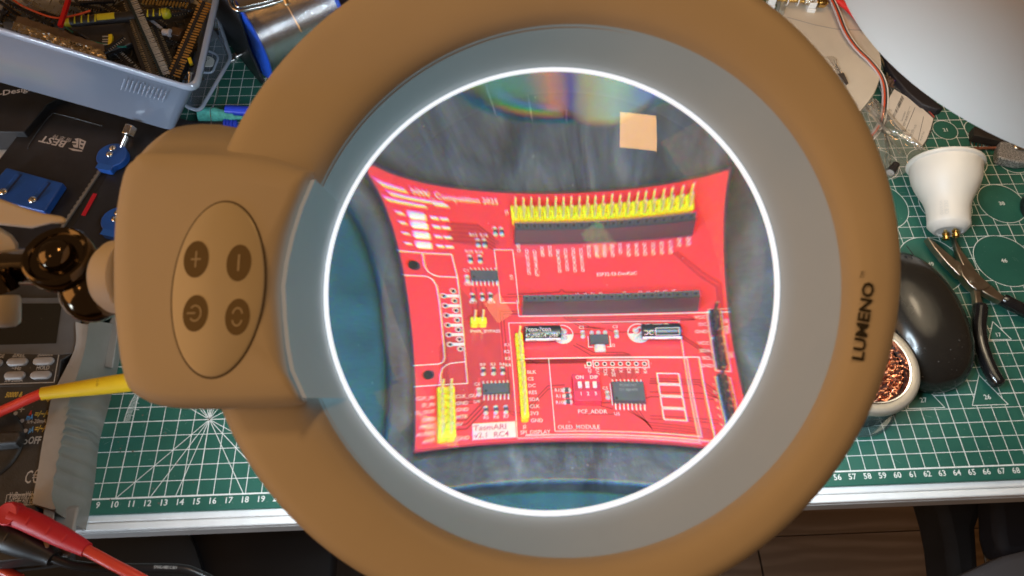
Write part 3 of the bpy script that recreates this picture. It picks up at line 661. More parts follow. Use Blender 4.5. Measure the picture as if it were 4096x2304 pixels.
header('black row of three pins', [(94, 37.2 + 2.54 * i) for i in range(3)], M_blkp)
header('black row of four pins', [(94, 25.6 + 2.54 * i) for i in range(4)], M_blkp)
header('black row of eight pins', [(93.4, 2.6 + 2.54 * i) for i in range(8)], M_blkp)
def socket(label, x0, y0):
    w, d, h = 2.54 * 22 * m_, .25, .85
    b = MB(); x0 *= m_; y0 *= m_
    s = part('socket_strip', b.box((x0 + w / 2, y0 + d / 2, PT + h / 2), (w, d, h)), M_sock, brd, bevel=.008, seg=1, label=label)
    hole = MB(); 
    f = MB()
    for i in range(22):
        cx, cy_ = x0 + .127 + .254 * i, y0 + d / 2; z = PT + h + .002
        # funnel-shaped mouth: four sloping grey faces round a dark square
        o = .105; q = .04
        hole.add([(cx - q, cy_ - q, z + .001), (cx + q, cy_ - q, z + .001), (cx + q, cy_ + q, z + .001), (cx - q, cy_ + q, z + .001)], [(0, 1, 2, 3)])
        f.add([(cx - o, cy_ - o, z + .012), (cx + o, cy_ - o, z + .012), (cx + o, cy_ + o, z + .012), (cx - o, cy_ + o, z + .012),
               (cx - q, cy_ - q, z), (cx + q, cy_ - q, z), (cx + q, cy_ + q, z), (cx - q, cy_ + q, z)], [(0, 1, 5, 4), (1, 2, 6, 5), (2, 3, 7, 6), (3, 0, 4, 7)])
    part('contact_mouth', f, M_chip, s, smooth=0); part('contact_hole', hole, M_hole, s, smooth=0)
socket('black socket strip beside the yellow pins', 34.1, 70.4); socket('black socket strip in the middle of the board', 34.1, 44.5)
# ---- chips
leadm = MB().add([(-.02, 0, .10), (.02, 0, .10), (.02, .05, .10), (-.02, .05, .10), (-.02, .075, .012), (.02, .075, .012), (.02, .15, .012), (-.02, .15, .012)], [(0, 1, 2, 3), (3, 2, 5, 4), (4, 5, 6, 7)]).mesh('lead', 0)
leadm.materials.append(M_tin)
def chip(x0, y0, x1, y1, h, n, ld, marks=(), pitch=1.27):
    x0, y0, x1, y1 = [v * m_ for v in (x0, y0, x1, y1)]; cx = (x0 + x1) / 2
    b = MB().loft([[(x0 + i, y0 + i, z), (x1 - i, y0 + i, z), (x1 - i, y1 - i, z), (x0 + i, y1 - i, z)] for i, z in ((.02, PT + .02), (0, PT + .02 + h * .5), (.03, PT + h))])
    c = part('chip', b, M_chip, brd, smooth=0)
    for side in (-1, 1):
        for k in range(n):
            o = part('lead', leadm, None, c); o.scale = (1, ld, 1.0)
            o.location = Vector((cx + (k - (n - 1) / 2) * pitch * m_, y0 if side < 0 else y1, PT)) * U
            o.rotation_euler = (0, 0, math.pi if side < 0 else 0)
    mk = MB().disc((x0 + .1, y0 + .1), .045, PT + h + .002, 16)
    part('pin_mark', mk, M_hole, c, smooth=0)
    if marks:
        t_ = MB()
        for s, yy in marks: t_.text(s, (cx, y0 + (y1 - y0) * yy, PT + h + .003), .085, align='CENTER')
        part('chip_lettering', t_, mat('chip_print', (.22, .23, .22), .5), c, smooth=0)
chip(18.9, 56.6, 27.5, 60.4, .16, 7, .9); chip(19.4, 15.4, 28.0, 19.2, .16, 7, 1.0); chip(60.9, 11.6, 71.0, 18.7, .24, 8, 1.15, (('PCF8574T', .72), ('D1 AJK470', .5)))
rg = part('regulator', MB().loft([[(5.55 + i, 3.28 + i, z), (6.17 - i, 3.28 + i, z), (6.17 - i, 3.62 - i, z), (5.55 + i, 3.62 - i, z)] for i, z in ((.02, PT + .02), (0, PT + .1), (.03, PT + .17))]), M_chip, brd, smooth=0)
for k in range(3):
    part('lead', MB().lathe([(.075, 0), (.07, .05), (.04, .09), (.001, .10)], 14, (5.65 + .22 * k, 3.74, PT)), M_tin, rg, smooth=60)
part('heat_tab', MB().loft([rrect(5.69 + i, 3.03 + i, 6.05 - i, 3.28, .03, 3) for i in (0, .01)] and [[(p[0], p[1], z) for p in rrect(5.69 + i, 3.03 + i, 6.05 - i, 3.30, .04, 3)] for i, z in ((0, PT), (.0, PT + .03), (.03, PT + .055), (.09, PT + .06))]), M_tin, rg, smooth=60)
# ---- small two-ended parts
def smd(kind, x, y, horiz=False, body=M_brown, l=2.2, w=1.3):
    x *= m_; y *= m_; l *= m_; w *= m_; rot = Matrix.Rotation(R(90 if not horiz else 0), 3, 'Z'); v = Vector((x, y, PT))
    b = part(kind, MB().box(v + Vector((0, 0, .035)), (l * .6, w, .06), rot), body, brd, smooth=0)
    for s in (-1, 1):
        c = v + rot @ Vector((s * l * .42, 0, 0))
        part('solder_end', MB().lathe([(w * .62, 0), (w * .58, .03), (w * .42, .065), (w * .15, .08), (.001, .082)], 14, c, sx=.8 if horiz else 1.0, sy=1.0 if horiz else .8), M_tin, b, smooth=60)
for x, y in ((28.5, 74.5), (30.5, 74.5), (22.7, 70.4), (24.7, 70.4), (19.6, 64.7), (22.6, 64.8), (18.9, 51.1), (21.9, 51.2), (24.5, 51.3), (20.1, 24.1), (23.3, 24.1), (26.2, 24.1), (20.2, 10.5), (23.3, 10.5), (26.4, 10.5)): smd('resistor', x, y)
for x, y in ((46.4, 16.7), (46.5, 14.6), (46.5, 12.5)): smd('resistor', x, y, True)
M_capb = mat('ceramic_capacitor_body', (.35, .27, .2), .4)
for x, y in ((17.9, 57.6), (18.4, 17.0), (59.4, 14.9), (53.5, 36.9), (64.5, 36.8)): smd('ceramic_capacitor', x, y, body=M_capb)
for i, y in enumerate((77.5, 74.8, 71.7, 68.6)):
    part('solder_pad', MB().loft([[(.7 + p[0], y * m_ + p[1], z) for p in rrect(-.22 + i, -.105 + i, .22 - i, .105 - i, .06 - i * .5, 4)] for i, z in ((0, PT), (0, PT + .03), (.03, PT + .07), (.06, PT + .085))]), mat('bright_solder', (.90, .90, .90), .35, metal=.15), brd, smooth=60)
# ---- electrolytic capacitors lying on their side
def cylcap(x0, x1, y, label, lines, stripe=True):
    r = .25; x0 *= m_; x1 *= m_; y *= m_; zc = PT + r
    c = part('electrolytic_capacitor', MB().lathe([(.001, 0), (r - .04, 0), (r, .03), (r, .09), (r - .015, .12), (r, .15), (r, x1 - x0 - .03), (r - .03, x1 - x0), (.001, x1 - x0)], 40, (x0, y, zc), (1, 0, 0)), mat('black_sleeve', (.02, .022, .026), .3), brd, smooth=40, label=label)
    def wr(a, b):
        th = b / r; return (x0 + a, y + (r + .003) * math.sin(th), zc + (r + .003) * math.cos(th))
    t_ = MB()
    for s, a, b, cap in lines: t_.text(s, (0, 0, 0), cap, warp=lambda p, q, a=a, b=b: wr(p + a, q + b), squash=.92, bold=.02)
    part('sleeve_lettering', t_, M_silk, c, smooth=0)
    st = MB(); L_ = x1 - x0
    for k in range(8):
        b0 = -.30 - k * .025
        st.quad(wr(.02, b0 - .025), wr(L_ - .02, b0 - .025), wr(L_ - .02, b0), wr(.02, b0))
    part('minus_stripe', st, M_white, c)
    mk = MB()
    for a in (.16, .82): 
        for q in ((a, -.38, a + .22, -.38), (a, -.44, a + .22, -.44), (a, -.44, a, -.38), (a + .22, -.44, a + .22, -.38)): 
            n_ = Vector((0, 0, 1)); p = Vector(wr(q[0], q[1])); q2 = Vector(wr(q[2], q[3])); mk.tube([p, q2], .006, 4)
    part('minus_sign', mk, M_black, c)
    return c
cylcap(34.0, 46.0, 36.2, 'black capacitor with its leads to the right', (('Fcon-Fcon', .02, -.06, .15), ('47\u00b5F50V-47\u00b5F50', .02, -.26, .115)))
c2 = cylcap(72.2, 84.2, 36.2, 'black capacitor with its leads to the left', (('DC', .05, -.24, .15), ('16V  1000\u00b5F (M)', .1, .12, .08)))
fr_ = MB(); r_ = .253
def wr2(a, b): th = b / .25; return (7.22 + a, 3.62 + r_ * math.sin(th), PT + .25 + r_ * math.cos(th))
for (a0, b0, a1, b1) in ((.42, -.02, 1.12, -.02), (.42, -.25, 1.12, -.25), (.42, -.25, .42, -.02), (1.12, -.25, 1.12, -.02)):
    fr_.tube([wr2(a0 + (a1 - a0) * t / 5, b0 + (b1 - b0) * t / 5) for t in range(6)], .012, 5)
part('sleeve_frame', fr_, M_silk, c2)
for (cx, s) in ((47.5, -1), (70.7, 1)):
    for y in (38.1, 35.8):
        part('capacitor_lead', MB().tube([(cx * m_, y * m_, PT + .05), ((cx + s * 1.0) * m_, y * m_, PT + .2), ((cx + s * 1.9) * m_, (y * .5 + 18.5) * m_, PT + .25)], .03, 8).lathe([(.1, 0), (.07, .05), (.03, .09), (.001, .1)], 14, (cx * m_, y * m_, PT)), M_tin, brd, smooth=60)
# ---- DIP switch
dp = part('dip_switch', MB().box((5.27, 1.6, PT + .16), (.87, .95, .32)), M_dip, brd, bevel=.012, label='red three way switch block')
part('switch_recess', MB().box((5.29, 1.62, PT + .322), (.82, .30, .004)), mat('switch_recess_red', (.42, .02, .04), .5), dp, smooth=0)
for k, x in enumerate((5.05, 5.29, 5.53)):
    part('slider', MB().box((x, 1.66, PT + .36), (.13, .20, .10)), M_white, dp, bevel=.02)
part('switch_lettering', MB().text('ON', (4.93, 1.89, PT + .324), .12, bold=.02).text('DIP', (5.40, 1.89, PT + .324), .12, bold=.02).text('1', (5.05, 1.31, PT + .324), .12, align='CENTER', bold=.02).text('2', (5.29, 1.31, PT + .324), .12, align='CENTER', bold=.02).text('3', (5.53, 1.31, PT + .324), .12, align='CENTER', bold=.02), M_white, dp, smooth=0)
# ---- plated holes
for i in range(8):
    c = (5.46 + .2515 * i, 2.6)
    part('plated_hole', (MB().disc(c, .078, PT + .009, 20, .046) if i else MB().box((c[0], c[1], PT + .006), (.16, .16, .006))), M_tin, brd, smooth=0)
    part('drilled_hole', MB().disc(c, .046, PT + .0105, 16), M_hole, brd, smooth=0)
sio = [(13.15 + .075 * i, 53.3 - 3.48 * i) for i in range(7)] + [(10.2 + .08 * i, 51.5 - 3.48 * i) for i in range(6)]
for x, y in sio:
    part('plated_hole', MB().disc((x * m_, y * m_), .095, PT + .011, 20, .055), mat('pale_copper_ring', (.75, .62, .58), .4, metal=.3), brd, smooth=0)
    part('drilled_hole', MB().disc((x * m_, y * m_), .056, PT + .0115, 16), M_hole, brd, smooth=0)
for x, y in ((3.0, 61.9), (3.7, 23.7)):
    part('mounting_hole', MB().disc((x * m_, y * m_), .16, PT + .0115, 24), M_hole, brd, smooth=0)
# shiny multicoloured card, a blur of colours at the top of the lens
rb = thing('rainbow_card', 'glossy multicoloured card behind the black pad, a blur at the top of the lens', 'card', (38.7, 21.2, 0))
def rainbow():
    m = mat('rainbow_print', (.3, .3, .3), .3); nt = m.node_tree; N = nt.nodes; L = nt.links
    tc = N.new('ShaderNodeTexCoord'); mp = N.new('ShaderNodeMapping'); mp.inputs['Rotation'].default_value = (0, 0, -.12); sx = N.new('ShaderNodeSeparateXYZ'); L.new(tc.outputs['Object'], mp.inputs[0]); L.new(mp.outputs[0], sx.inputs[0])
    nz = N.new('ShaderNodeTexNoise'); nz.inputs['Scale'].default_value = 70; L.new(tc.outputs['Object'], nz.inputs['Vector'])
    ad = N.new('ShaderNodeMath'); ad.operation = 'MULTIPLY_ADD'; ad.inputs[1].default_value = .012; L.new(nz.outputs['Fac'], ad.inputs[0]); L.new(sx.outputs[0], ad.inputs[2])
    mr = N.new('ShaderNodeMapRange'); mr.inputs[1].default_value = -.026; mr.inputs[2].default_value = .038; L.new(ad.outputs[0], mr.inputs[0])
    c = N.new('ShaderNodeValToRGB'); e = c.color_ramp.elements; cols = ((0, (.02, .03, .035)), (.12, (.05, .13, .06)), (.24, (.03, .14, .12)), (.36, (.05, .12, .11)), (.44, (.30, .13, .09)), (.50, (.20, .10, .12)), (.55, (.05, .05, .16)), (.62, (.22, .21, .13)), (.74, (.20, .30, .25)), (.82, (.14, .20, .22)), (.87, (.05, .09, .36)), (.95, (.03, .16, .36)), (1, (.03, .04, .06)))
    e[0].position, e[0].color = 0, (*cols[0][1], 1); e[1].position, e[1].color = 1, (*cols[-1][1], 1)
    for p, q in cols[1:-1]: k = e.new(p); k.color = (*q, 1)
    L.new(mr.outputs[0], c.inputs[0]); L.new(c.outputs[0], N['Principled BSDF'].inputs['Base Color'])
    return m
edge = [(-4.2, -1.4), (-3.0, -1.75), (-2.0, -1.55), (-1.0, -1.45), (0.0, -1.5), (.8, -1.75), (1.6, -1.85), (2.6, -1.7), (3.6, -1.75), (4.8, -1.3)]
part('printed_sheet', MB().prism(edge + [(5.2, 2.6), (-4.6, 2.6)], .62, .70), rainbow(), rb, smooth=0)
# ================================================================== left side of the desk
def W(pts, z): return [at(x, y, z) for x, y in pts]
def C6(x, y): return (x * .2441, y * .2441)            # detail views of the photograph -> 2576 px frame
M_steel = mat('steel', (.62, .61, .60), .22, metal=1.0)
M_dsteel = mat('dark_steel', (.30, .29, .28), .3, metal=1.0)
M_blkm = mat('black_metal', (.018, .018, .02), .38, var=.2, vscale=100, speck=.26, speck_col=(.09, .09, .09), speck_scale=700)
M_blue = mat('blue_anodised', (.012, .075, .32), .42, var=.1, vscale=120)

# ---- black repair fixture
fx = thing('board_holder', 'black metal board holder with blue sliding clamps and a white printed maker name', 'board holder', (0, 24, 0))
F0 = Vector((0, 24, 0)); ZH = 1.6
def loc(pts, o): return [tuple(Vector(p) - o) for p in pts]
pl = [at(-40, 452, ZH), at(0, 397, ZH), at(109, 252, ZH), at(150, 200, ZH), at(560, 330, ZH), at(470, 700, ZH), at(200, 800, ZH), at(-40, 700, ZH)]
part('base_plate', MB().prism([(p.x, p.y - 24) for p in pl], .02, ZH), M_blkm, fx, bevel=.08)
def h4(x, y): return (x * .2606, 251.6 + .2606 * y)
def HP(x, y, z=ZH): return at(*h4(x, y), z) - F0
rim = [HP(*p) for p in ((268, 470), (300, 400), (440, 200), (490, 150), (560, 135), (990, 250))]
part('recess_edge', MB().tube(spline(rim, 5), .05, 6), mat('worn_black_edge', (.06, .07, .08), .3), fx, smooth=60)
# maker name and cube emblem
pL, pR = HP(830, 425, ZH + .01), HP(440, 395, ZH + .01)
ex = (HP(440, 355, ZH + .01) - HP(690, 415, ZH + .01)); ex.z = 0; 
M_logo = mat('grey_white_print', (.55, .52, .50), .5)
o_ = HP(655, 402, ZH + .012); exn = ex.normalized(); eyn = Vector((-exn.y, exn.x, 0))
lg = MB().text('BEST', o_, .62, exn, eyn, squash=ex.length * .97 / (glyphs('BEST')[2] * .62 / .69), bold=.02)
part('maker_lettering', lg, M_logo, fx, smooth=0)
o2 = HP(690, 365, ZH + .012)
part('maker_characters', MB().text('\u500d \u601d \u7279', HP(690, 388, ZH + .012) - eyn * .12, .32, exn, eyn, squash=.98), M_logo, fx, smooth=0)
em = MB()
for poly in ([(720, 375), (760, 368), (752, 462), (712, 455), (700, 430), (735, 432), (738, 418), (695, 414), (700, 400), (740, 402)],
             [(766, 370), (832, 400), (800, 480), (762, 462)], [(656, 462), (712, 470), (800, 490), (790, 498), (700, 488)]):
    em.add([HP(x, y, ZH + .012) for x, y in poly], [tuple(range(len(poly)))])
part('emblem', em, M_logo, fx, smooth=0)
hl = MB()
for poly in ([(785, 395), (812, 405), (806, 420), (779, 411)], [(775, 430), (802, 440), (795, 456), (769, 446)]):
    hl.add([HP(x, y, ZH + .016) for x, y in poly], [tuple(range(len(poly)))])
part('emblem_opening', hl, M_blkm, fx, smooth=0)
# rail with serrated strip
ra, rb_ = HP(985, 690, ZH), HP(640, 1210, ZH); rd = (rb_ - ra).normalized(); rn = Vector((-rd.y, rd.x, 0))
slot = MB(); a = ra + rn * .05; 
def band(p, q, w0, w1, z0, z1):
    return MB().loft([[tuple(Vector((v.x, v.y, z))) for v in (p + rn * w0, q + rn * w0, q + rn * w1, p + rn * w1)] for z in (z0, z1)])
ra2 = HP(1100, 520, ZH); rb2 = HP(560, 1330, ZH)
part('slot', band(ra2, rb2, -.15, .55, ZH + .001, ZH + .012), M_hole, fx, smooth=0)
tooth = MB().loft([[tuple(Vector((v.x, v.y, z))) for v in (ra2 - rn * .02, rb2 - rn * .02, rb2 - rn * .2, ra2 - rn * .2)] for z in (ZH, ZH + .14)])
L_ = (rb2 - ra2).length; n_t = int(L_ / .42)
for k in range(n_t):
    c = ra2 + rd * (.3 + k * .42) - rn * .22; tooth.add([(c - rd * .15).to_tuple()[:2] + (ZH + .135,), (c + rd * .15).to_tuple()[:2] + (ZH + .135,), (c + rd * .09 - rn * .07).to_tuple()[:2] + (ZH + .135,), (c - rd * .09 - rn * .07).to_tuple()[:2] + (ZH + .135,)], [(0, 1, 2, 3)])
part('rack_strip', tooth, mat('grey_rack', (.30, .28, .25), .4, metal=.6), fx, smooth=0)
part('red_insert', band(HP(890, 900, ZH), HP(775, 1110, ZH), .1, .42, ZH + .014, ZH + .05), mat('red_insert_plastic', (.45, .01, .02), .4), fx, smooth=0)
def screw(p, r, parent, ax=(0, 0, 1)):
    s = part('screw', MB().lathe([(r, 0), (r, r * .25), (r * .8, r * .55), (r * .42, r * .62), (r * .4, r * .3), (.001, r * .25)], 20, p, ax), M_steel, parent, smooth=50)
    return s
def knob(cx, cy):
    z0 = ZH + .05; c = HP(cx, cy, z0 + .6); c.z = z0
    r = 1.15
    pts = []
    ang0 = math.atan2(rd.y, rd.x)
    for k in range(40):
        a = 2 * math.pi * k / 40; rr = r
        da = (a - ang0 + math.pi) % (2 * math.pi) - math.pi
        if abs(da) < .48: rr = min(1.5, 1.42 / math.cos(da))
        elif abs(da) < .75: rr = r * 1.0
        pts.append((c.x + rr * math.cos(a), c.y + rr * math.sin(a)))
    kb = part('clamp_knob', MB().prism(pts, z0, z0 + .62), M_blue, fx, bevel=.07)
    part('knob_step', MB().loft([[(c.x + (.95 + u) * math.cos(ang0) - v * math.sin(ang0), c.y + (.95 + u) * math.sin(ang0) + v * math.cos(ang0), z) for u, v in ((0, -.55), (.52, -.55), (.52, .55), (0, .55))] for z in (z0 + .62, z0 + .63)]), mat('blue_anodised_worn', (.02, .10, .38), .35), kb, smooth=0)
    for dx_, dy_ in ((12, -62), (-18, -3)):
        s = HP(cx + dx_, cy + dy_, z0 + .62); screw(s, .26, kb)
knob(1078, 530); knob(1130, 1155)
sl = MB(); SZ = ZH + .05
spoly = [(-160, 905), (62, 650), (610, 800), (425, 1078), (-40, 965)]
sb = part('sliding_clamp', sl.prism([tuple(HP(x, y, ZH + .7))[:2] for x, y in spoly], SZ, ZH + .7), M_blue, fx, bevel=.08)
for (x0, y0, x1, y1) in ((178, 715, 38, 890), (455, 795, 320, 968)):
    g = [HP(x0 + (x1 - x0) * t / 6, y0 + (y1 - y0) * t / 6, ZH + .71) for t in range(7)]
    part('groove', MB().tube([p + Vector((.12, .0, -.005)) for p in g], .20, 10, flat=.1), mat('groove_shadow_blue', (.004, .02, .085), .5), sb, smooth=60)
    part('groove_floor', MB().tube([p + Vector((0, 0, .0)) for p in g], .19, 10, flat=.12), M_blue, sb, smooth=60)
    screw(g[-1] + Vector((0, 0, .01)), .3, sb)
# hexagonal nut on its threaded spindle
n0, n1 = HP(1190, 440, ZH + .5), HP(1275, 245, ZH + .9); nd = (n1 - n0).normalized()
part('spindle', MB().lathe([v for k in range(9) for v in ((.22, k * .12), (.28, k * .12 + .06))], 16, n0 - nd * .3, nd, True, True), M_steel, fx, smooth=20)
part('hex_nut', MB().lathe([(.2, 0), (.50, .08), (.50, .85), (.35, .95)], 6, n0 + nd * .8, nd, True, True), M_steel, fx, smooth=20, bevel=.03)

# ---- black carton with white lettering
bxx = thing('black_carton', 'black carton with white lettering under the translucent box', 'carton', (-5, 32, 0))
bp_ = [at(-120, 330, 2.2), at(-120, 150, 2.2), at(60, 150, 2.2), at(170, 235, 2.2), at(118, 262, 2.2), at(60, 332, 2.2)]
part('carton_body', MB().prism([(p.x + 5, p.y - 32) for p in bp_], .02, 2.2), mat('black_card', (.012, .012, .013), .5, var=.3, vscale=60), bxx, bevel=.06)
c0_, c1_ = at(0, 241, 2.21), at(70, 229, 2.21)
exn = (c1_ - c0_).normalized(); eyn = Vector((-exn.y, exn.x, 0))
part('carton_lettering', MB().text('-Design', c0_ - Vector((-5, 32, 0)) - exn * .12, .56, exn, eyn, squash=1.06, bold=.02), mat('carton_print', (.75, .73, .70), .5), bxx, smooth=0)

# ---- translucent food box full of pin strips
M_milk = milk_mat("milky_plastic", (.46, .58, .78), .46, .55, .2, .45)
M_lid = film_mat('lid_plastic', (.80, .86, .92), .2, .15, (.46, .56, .72), .38, tl=.3)
M_milkrim = film_mat('milky_rim', (.8, .84, .88), .25, .15, (.66, .74, .88), .62, tl=.3)
bx = thing('storage_box', 'translucent plastic box full of pin headers and small parts, without its lid', 'storage box', (2, 34, 1.5))
BO = Vector((2, 34, 1.5))
FR = at(492, 224, 6.6); FL0 = at(0, 74, 9.2); dF = (FL0 - FR); FL = FR + dF * 1.6
BR0 = at(540, 15, 7.4); dR = (BR0 - FR); BR = FR + dR * 1.75; BL = FL + dR * 1.75
bFR = at(440, 331, 2.3); bFL = at(0, 207, 3.9); bFL = bFR + (bFL - bFR) * 1.55; bBR = bFR + dR * 1.5 + Vector((-.4, 0, 0)); bBL = bFL + dR * 1.5
def lp4(a, b, c, d, r): return rpoly([p - BO for p in (a, b, c, d)], r)
cenb = (FL + FR + BR + BL) / 4
def grow(k, dz=0): return [p + ((p - cenb).normalized()) * k + Vector((0, 0, dz)) for p in (FL, FR, BR, BL)]
part('box_wall', MB().loft([lp4(bFL, bFR, bBR, bBL, .8), lp4(*[(b * .5 + t * .5) for b, t in zip((bFL, bFR, bBR, bBL), grow(-.35, -.5))], .9), lp4(*grow(-.35, -.5), 1.0), lp4(*grow(-.3, -.1), 1.0)], True, False), M_milk, bx, smooth=50)
part('box_rim', MB().loft([lp4(*grow(-.28, -.35), 1.0), lp4(*grow(.0, -.5), 1.1), lp4(*grow(.12, -.42), 1.1), lp4(*grow(.12, -.05), 1.1), lp4(*grow(.0, .06), 1.1), lp4(*grow(-.26, .05), 1.0), lp4(*grow(-.32, -.1), 1.0), lp4(*grow(-.28, -.35), 1.0)], False, False), M_milkrim, bx, smooth=70)
rb2_ = MB()
for k in range(13):
    t = .415 + k * .0165; p = FR + dF * t * 1.0 - BO; q = bFR + (bFL - bFR) / 1.55 * t - BO; 
    a = p * .83 + q * .17; b = p * .55 + q * .45; off = Vector((-.02, -.06, 0))
    rb2_.tube([a + off, b + off], .035, 6)
for k in range(13):
    x = 452 + k * 17.2; 
# raised grip ribs on the front of the box
    t = (.27 + .02 * k); 
part('grip_rib', MB().tube([FR + dF * .30 - BO + Vector((0, -.1, -1.0)), FR + dF * .30 - BO + Vector((-.1, -.05, -1.6))], .03, 6), M_milkrim, bx, smooth=60)
for k in range(11):
    t = .13 + .022 * k; p = FR + dF * t - BO; q = bFR + (bFL - bFR) / 1.55 * t - BO
    u = p * .80 + q * .20; v = p * .58 + q * .42
    part('grip_rib', MB().tube([u + Vector((-.02, -.08, 0)), v + Vector((-.02, -.08, 0))], .035, 6), M_milkrim, bx, smooth=60)

# ---- pin strips
M_brass = mat('brass_pins', (.72, .42, .13), .3, metal=.6, var=.2, vscale=200)
M_silver = mat('silver_pins', (.60, .58, .53), .32, metal=.3, var=.2, vscale=200)
M_dull = mat('dull_pins', (.42, .34, .22), .35, metal=.5, var=.3, vscale=200)
def strip(label, p, q, z0, z1, pitch, l0, l1, side0, side1, pm, bm=M_blkp, wbar=.22, hbar=.22, pw=.07, group='pin header strips in the box', ph=None, obj='pin_strip'):
    """p, q: ends; l0 and l1: pin lengths on either side of the bar"""
    A, Bp = at(*p, z0), at(*q, z1); d = (Bp - A); L = d.length; d.normalize(); n = Vector((0, 0, 1)).cross(d).normalized(); up = d.cross(n)
    M = Matrix((d, n, up)).transposed()
    t = thing(obj, label, 'pin header', A, M, group)
    cnt = max(2, int(L / pitch)); b = MB()
    for k in range(cnt):
        x = (k + .5) * pitch; c = pitch * .16
        b.prism([(x - pitch / 2, -wbar / 2 + c), (x - pitch / 2 + c, -wbar / 2), (x + pitch / 2 - c, -wbar / 2), (x + pitch / 2, -wbar / 2 + c), (x + pitch / 2, wbar / 2 - c), (x + pitch / 2 - c, wbar / 2), (x - pitch / 2 + c, wbar / 2), (x - pitch / 2, wbar / 2 - c)], -hbar / 2, hbar / 2)
    part('plastic_bar', b, bm, t, smooth=0)
    pm_ = MB().box((0, (l1 - l0) / 2, 0), (pw, l0 + l1, ph or pw * .7)).mesh('pin', 0); pm_.materials.append(pm)
    for k in range(cnt):
        o = part('pin', pm_, None, t); o.location = Vector(((k + .5) * pitch, 0, random.uniform(-.01, .03))) * U; o.rotation_euler = (random.gauss(0, .05), 0, random.gauss(0, .035))
    return t
def P5(x, y): return ((500 + x / 4.83) / 1.59, y / 4.83 / 1.59)
def P2(x, y): return (x * .1389, y * .1389)
strip('long black strip with wide silver pins on its right', P5(40, -60), P5(715, 1470), 6.6, 5.2, .148, .05, .62, 0, 1, M_silver, mat('teal_black_plastic', (.015, .03, .035), .35), .2, .2, .075)
strip('long black strip with big golden pins, at the right wall of the box', P5(1540, 30), P5(890, 1500), 6.6, 4.6, .236, .42, .66, 1, 1, M_brass, M_blkp, .26, .24, .12)
strip('long black strip with thin brass pins, left of the silver one', P5(20, 380), P5(420, 1500), 5.6, 4.8, .2, .0, .4, 1, 1, M_dull, M_blkp, .28, .24, .07)
strip('double black strip with zigzag brass pins beside the silver strip', P5(20, 40), P5(600, 1500), 6.2, 4.9, .2, .26, .34, 1, 1, M_dull, mat('brown_black_plastic', (.05, .045, .035), .5), .24, .24, .06)
strip('short black strip with fine pins between the silver and golden strips', P5(560, 500), P5(880, 1290), 5.0, 4.6, .2, .30, .34, 1, 1, M_dull, M_blkp, .26, .24, .06)
strip('row of flat shining gold blades at the top edge of the box', P5(360, -40), P5(1290, 40), 6.8, 6.6, .26, .75, .05, 1, 0, mat('bright_gold_blades', (.85, .66, .28), .2, metal=1.0), M_blkp, .24, .22, .15)
strip('yellow three pin header lying alone on the dark bag', P2(2010, 640), P2(2000, 830), 5.6, 5.5, .26, .62, .08, 1, 0, M_silver, M_yel, .28, .26, .07)
strip('short black header with upright pins beside the yellow header', P2(2240, 660), P2(1925, 905), 5.7, 5.5, .19, .1, .34, 1, 0, M_silver, M_blkp, .26, .24, .05)
strip('black strip with slim pins under the orange wire', P2(110, 20), P2(960, 470), 5.9, 5.5, .3, .2, .36, 1, 0, mat('beige_pins', (.52, .44, .34), .35, metal=.8), M_blkp, .28, .24, .05)
strip('red plastic strip standing across the orange wire', P2(1245, -20), P2(1075, 520), 6.9, 6.6, .26, .03, .03, 1, 0, M_brass, mat('red_strip_plastic', (.62, .015, .02), .4), .32, .26, .05)
strip('strip with white rim of pins at the upper right corner', P5(800, 115), P5(1300, 200), 6.3, 6.3, .26, .12, .1, 1, 0, M_silver, M_blkp, .24, .22, .06)
strip('clear plastic spacer strip with dark slots, under the screwdriver end', P5(400, 310), P5(730, 570), 5.6, 5.2, .3, .0, .0, 1, 0, M_milkrim, mat('grey_clear_plastic', (.35, .37, .42), .3), .22, .15, .05)
rnd = random.Random(11)
kinds = ['dull', 'brass', 'silver']
where = ['near the front wall', 'at the left', 'under the golden strip', 'at the back', 'under the foil bag', 'by the right wall', 'under the screwdriver', 'in the corner']
spots = [((20, 0), (0, 60), 5.0), ((40, 10), (10, 40), 5.2), ((0, 30), (60, 62), 4.9), ((70, 15), (150, 48), 5.0), ((150, 5), (260, 25), 5.0), ((200, 8), (290, 3), 5.2), ((272, 140), (345, 105), 4.8), ((285, 158), (400, 172), 4.5),
         ((300, 170), (440, 205), 4.4), ((310, 60), (380, 110), 4.6), ((420, 100), (470, 130), 4.5), ((440, 90), (520, 60), 4.6), ((330, 8), (420, 70), 4.6), ((448, 175), (478, 120), 4.9), ((290, 130), (365, 200), 4.6), ((60, 0), (120, 40), 4.8), ((420, 40), (500, 25), 4.7), ((0, 5), (50, 42), 5.3), ((190, 0), (220, 40), 4.9), ((240, 0), (300, 38), 4.8)]
BUR = ['dull pin strip in the rear left corner of the box, beside the orange wire', 'brass pin strip crossing the left end of the orange wire', 'silver pin strip at the left wall above the foil bag', 'dull pin strip between the orange wire and the red strip', 'dull pin strip right of the red strip at the back',
       'brass pin strip above the screwdriver nose', 'silver pin strip under the yellow header, towards the foil bag', 'dull pin strip along the front wall right of the foil bag', 'dull pin strip in the front wall corner by the silver strip', 'brass pin strip left of the double zigzag strip',
       'silver pin strip between the brown block and the golden strip', 'dull pin strip beside the frosted white post', 'dull pin strip under the top end of the silver strip', 'brass pin strip near the steel post in the front right corner', 'silver pin strip under the thin brass strip at the front',
       'dull pin strip behind the orange wire at the back', 'dull pin strip right of the screwdriver end cap', 'brass pin strip at the far left edge of the picture', 'silver pin strip behind the red strip', 'dull pin strip behind the yellow grip panel']
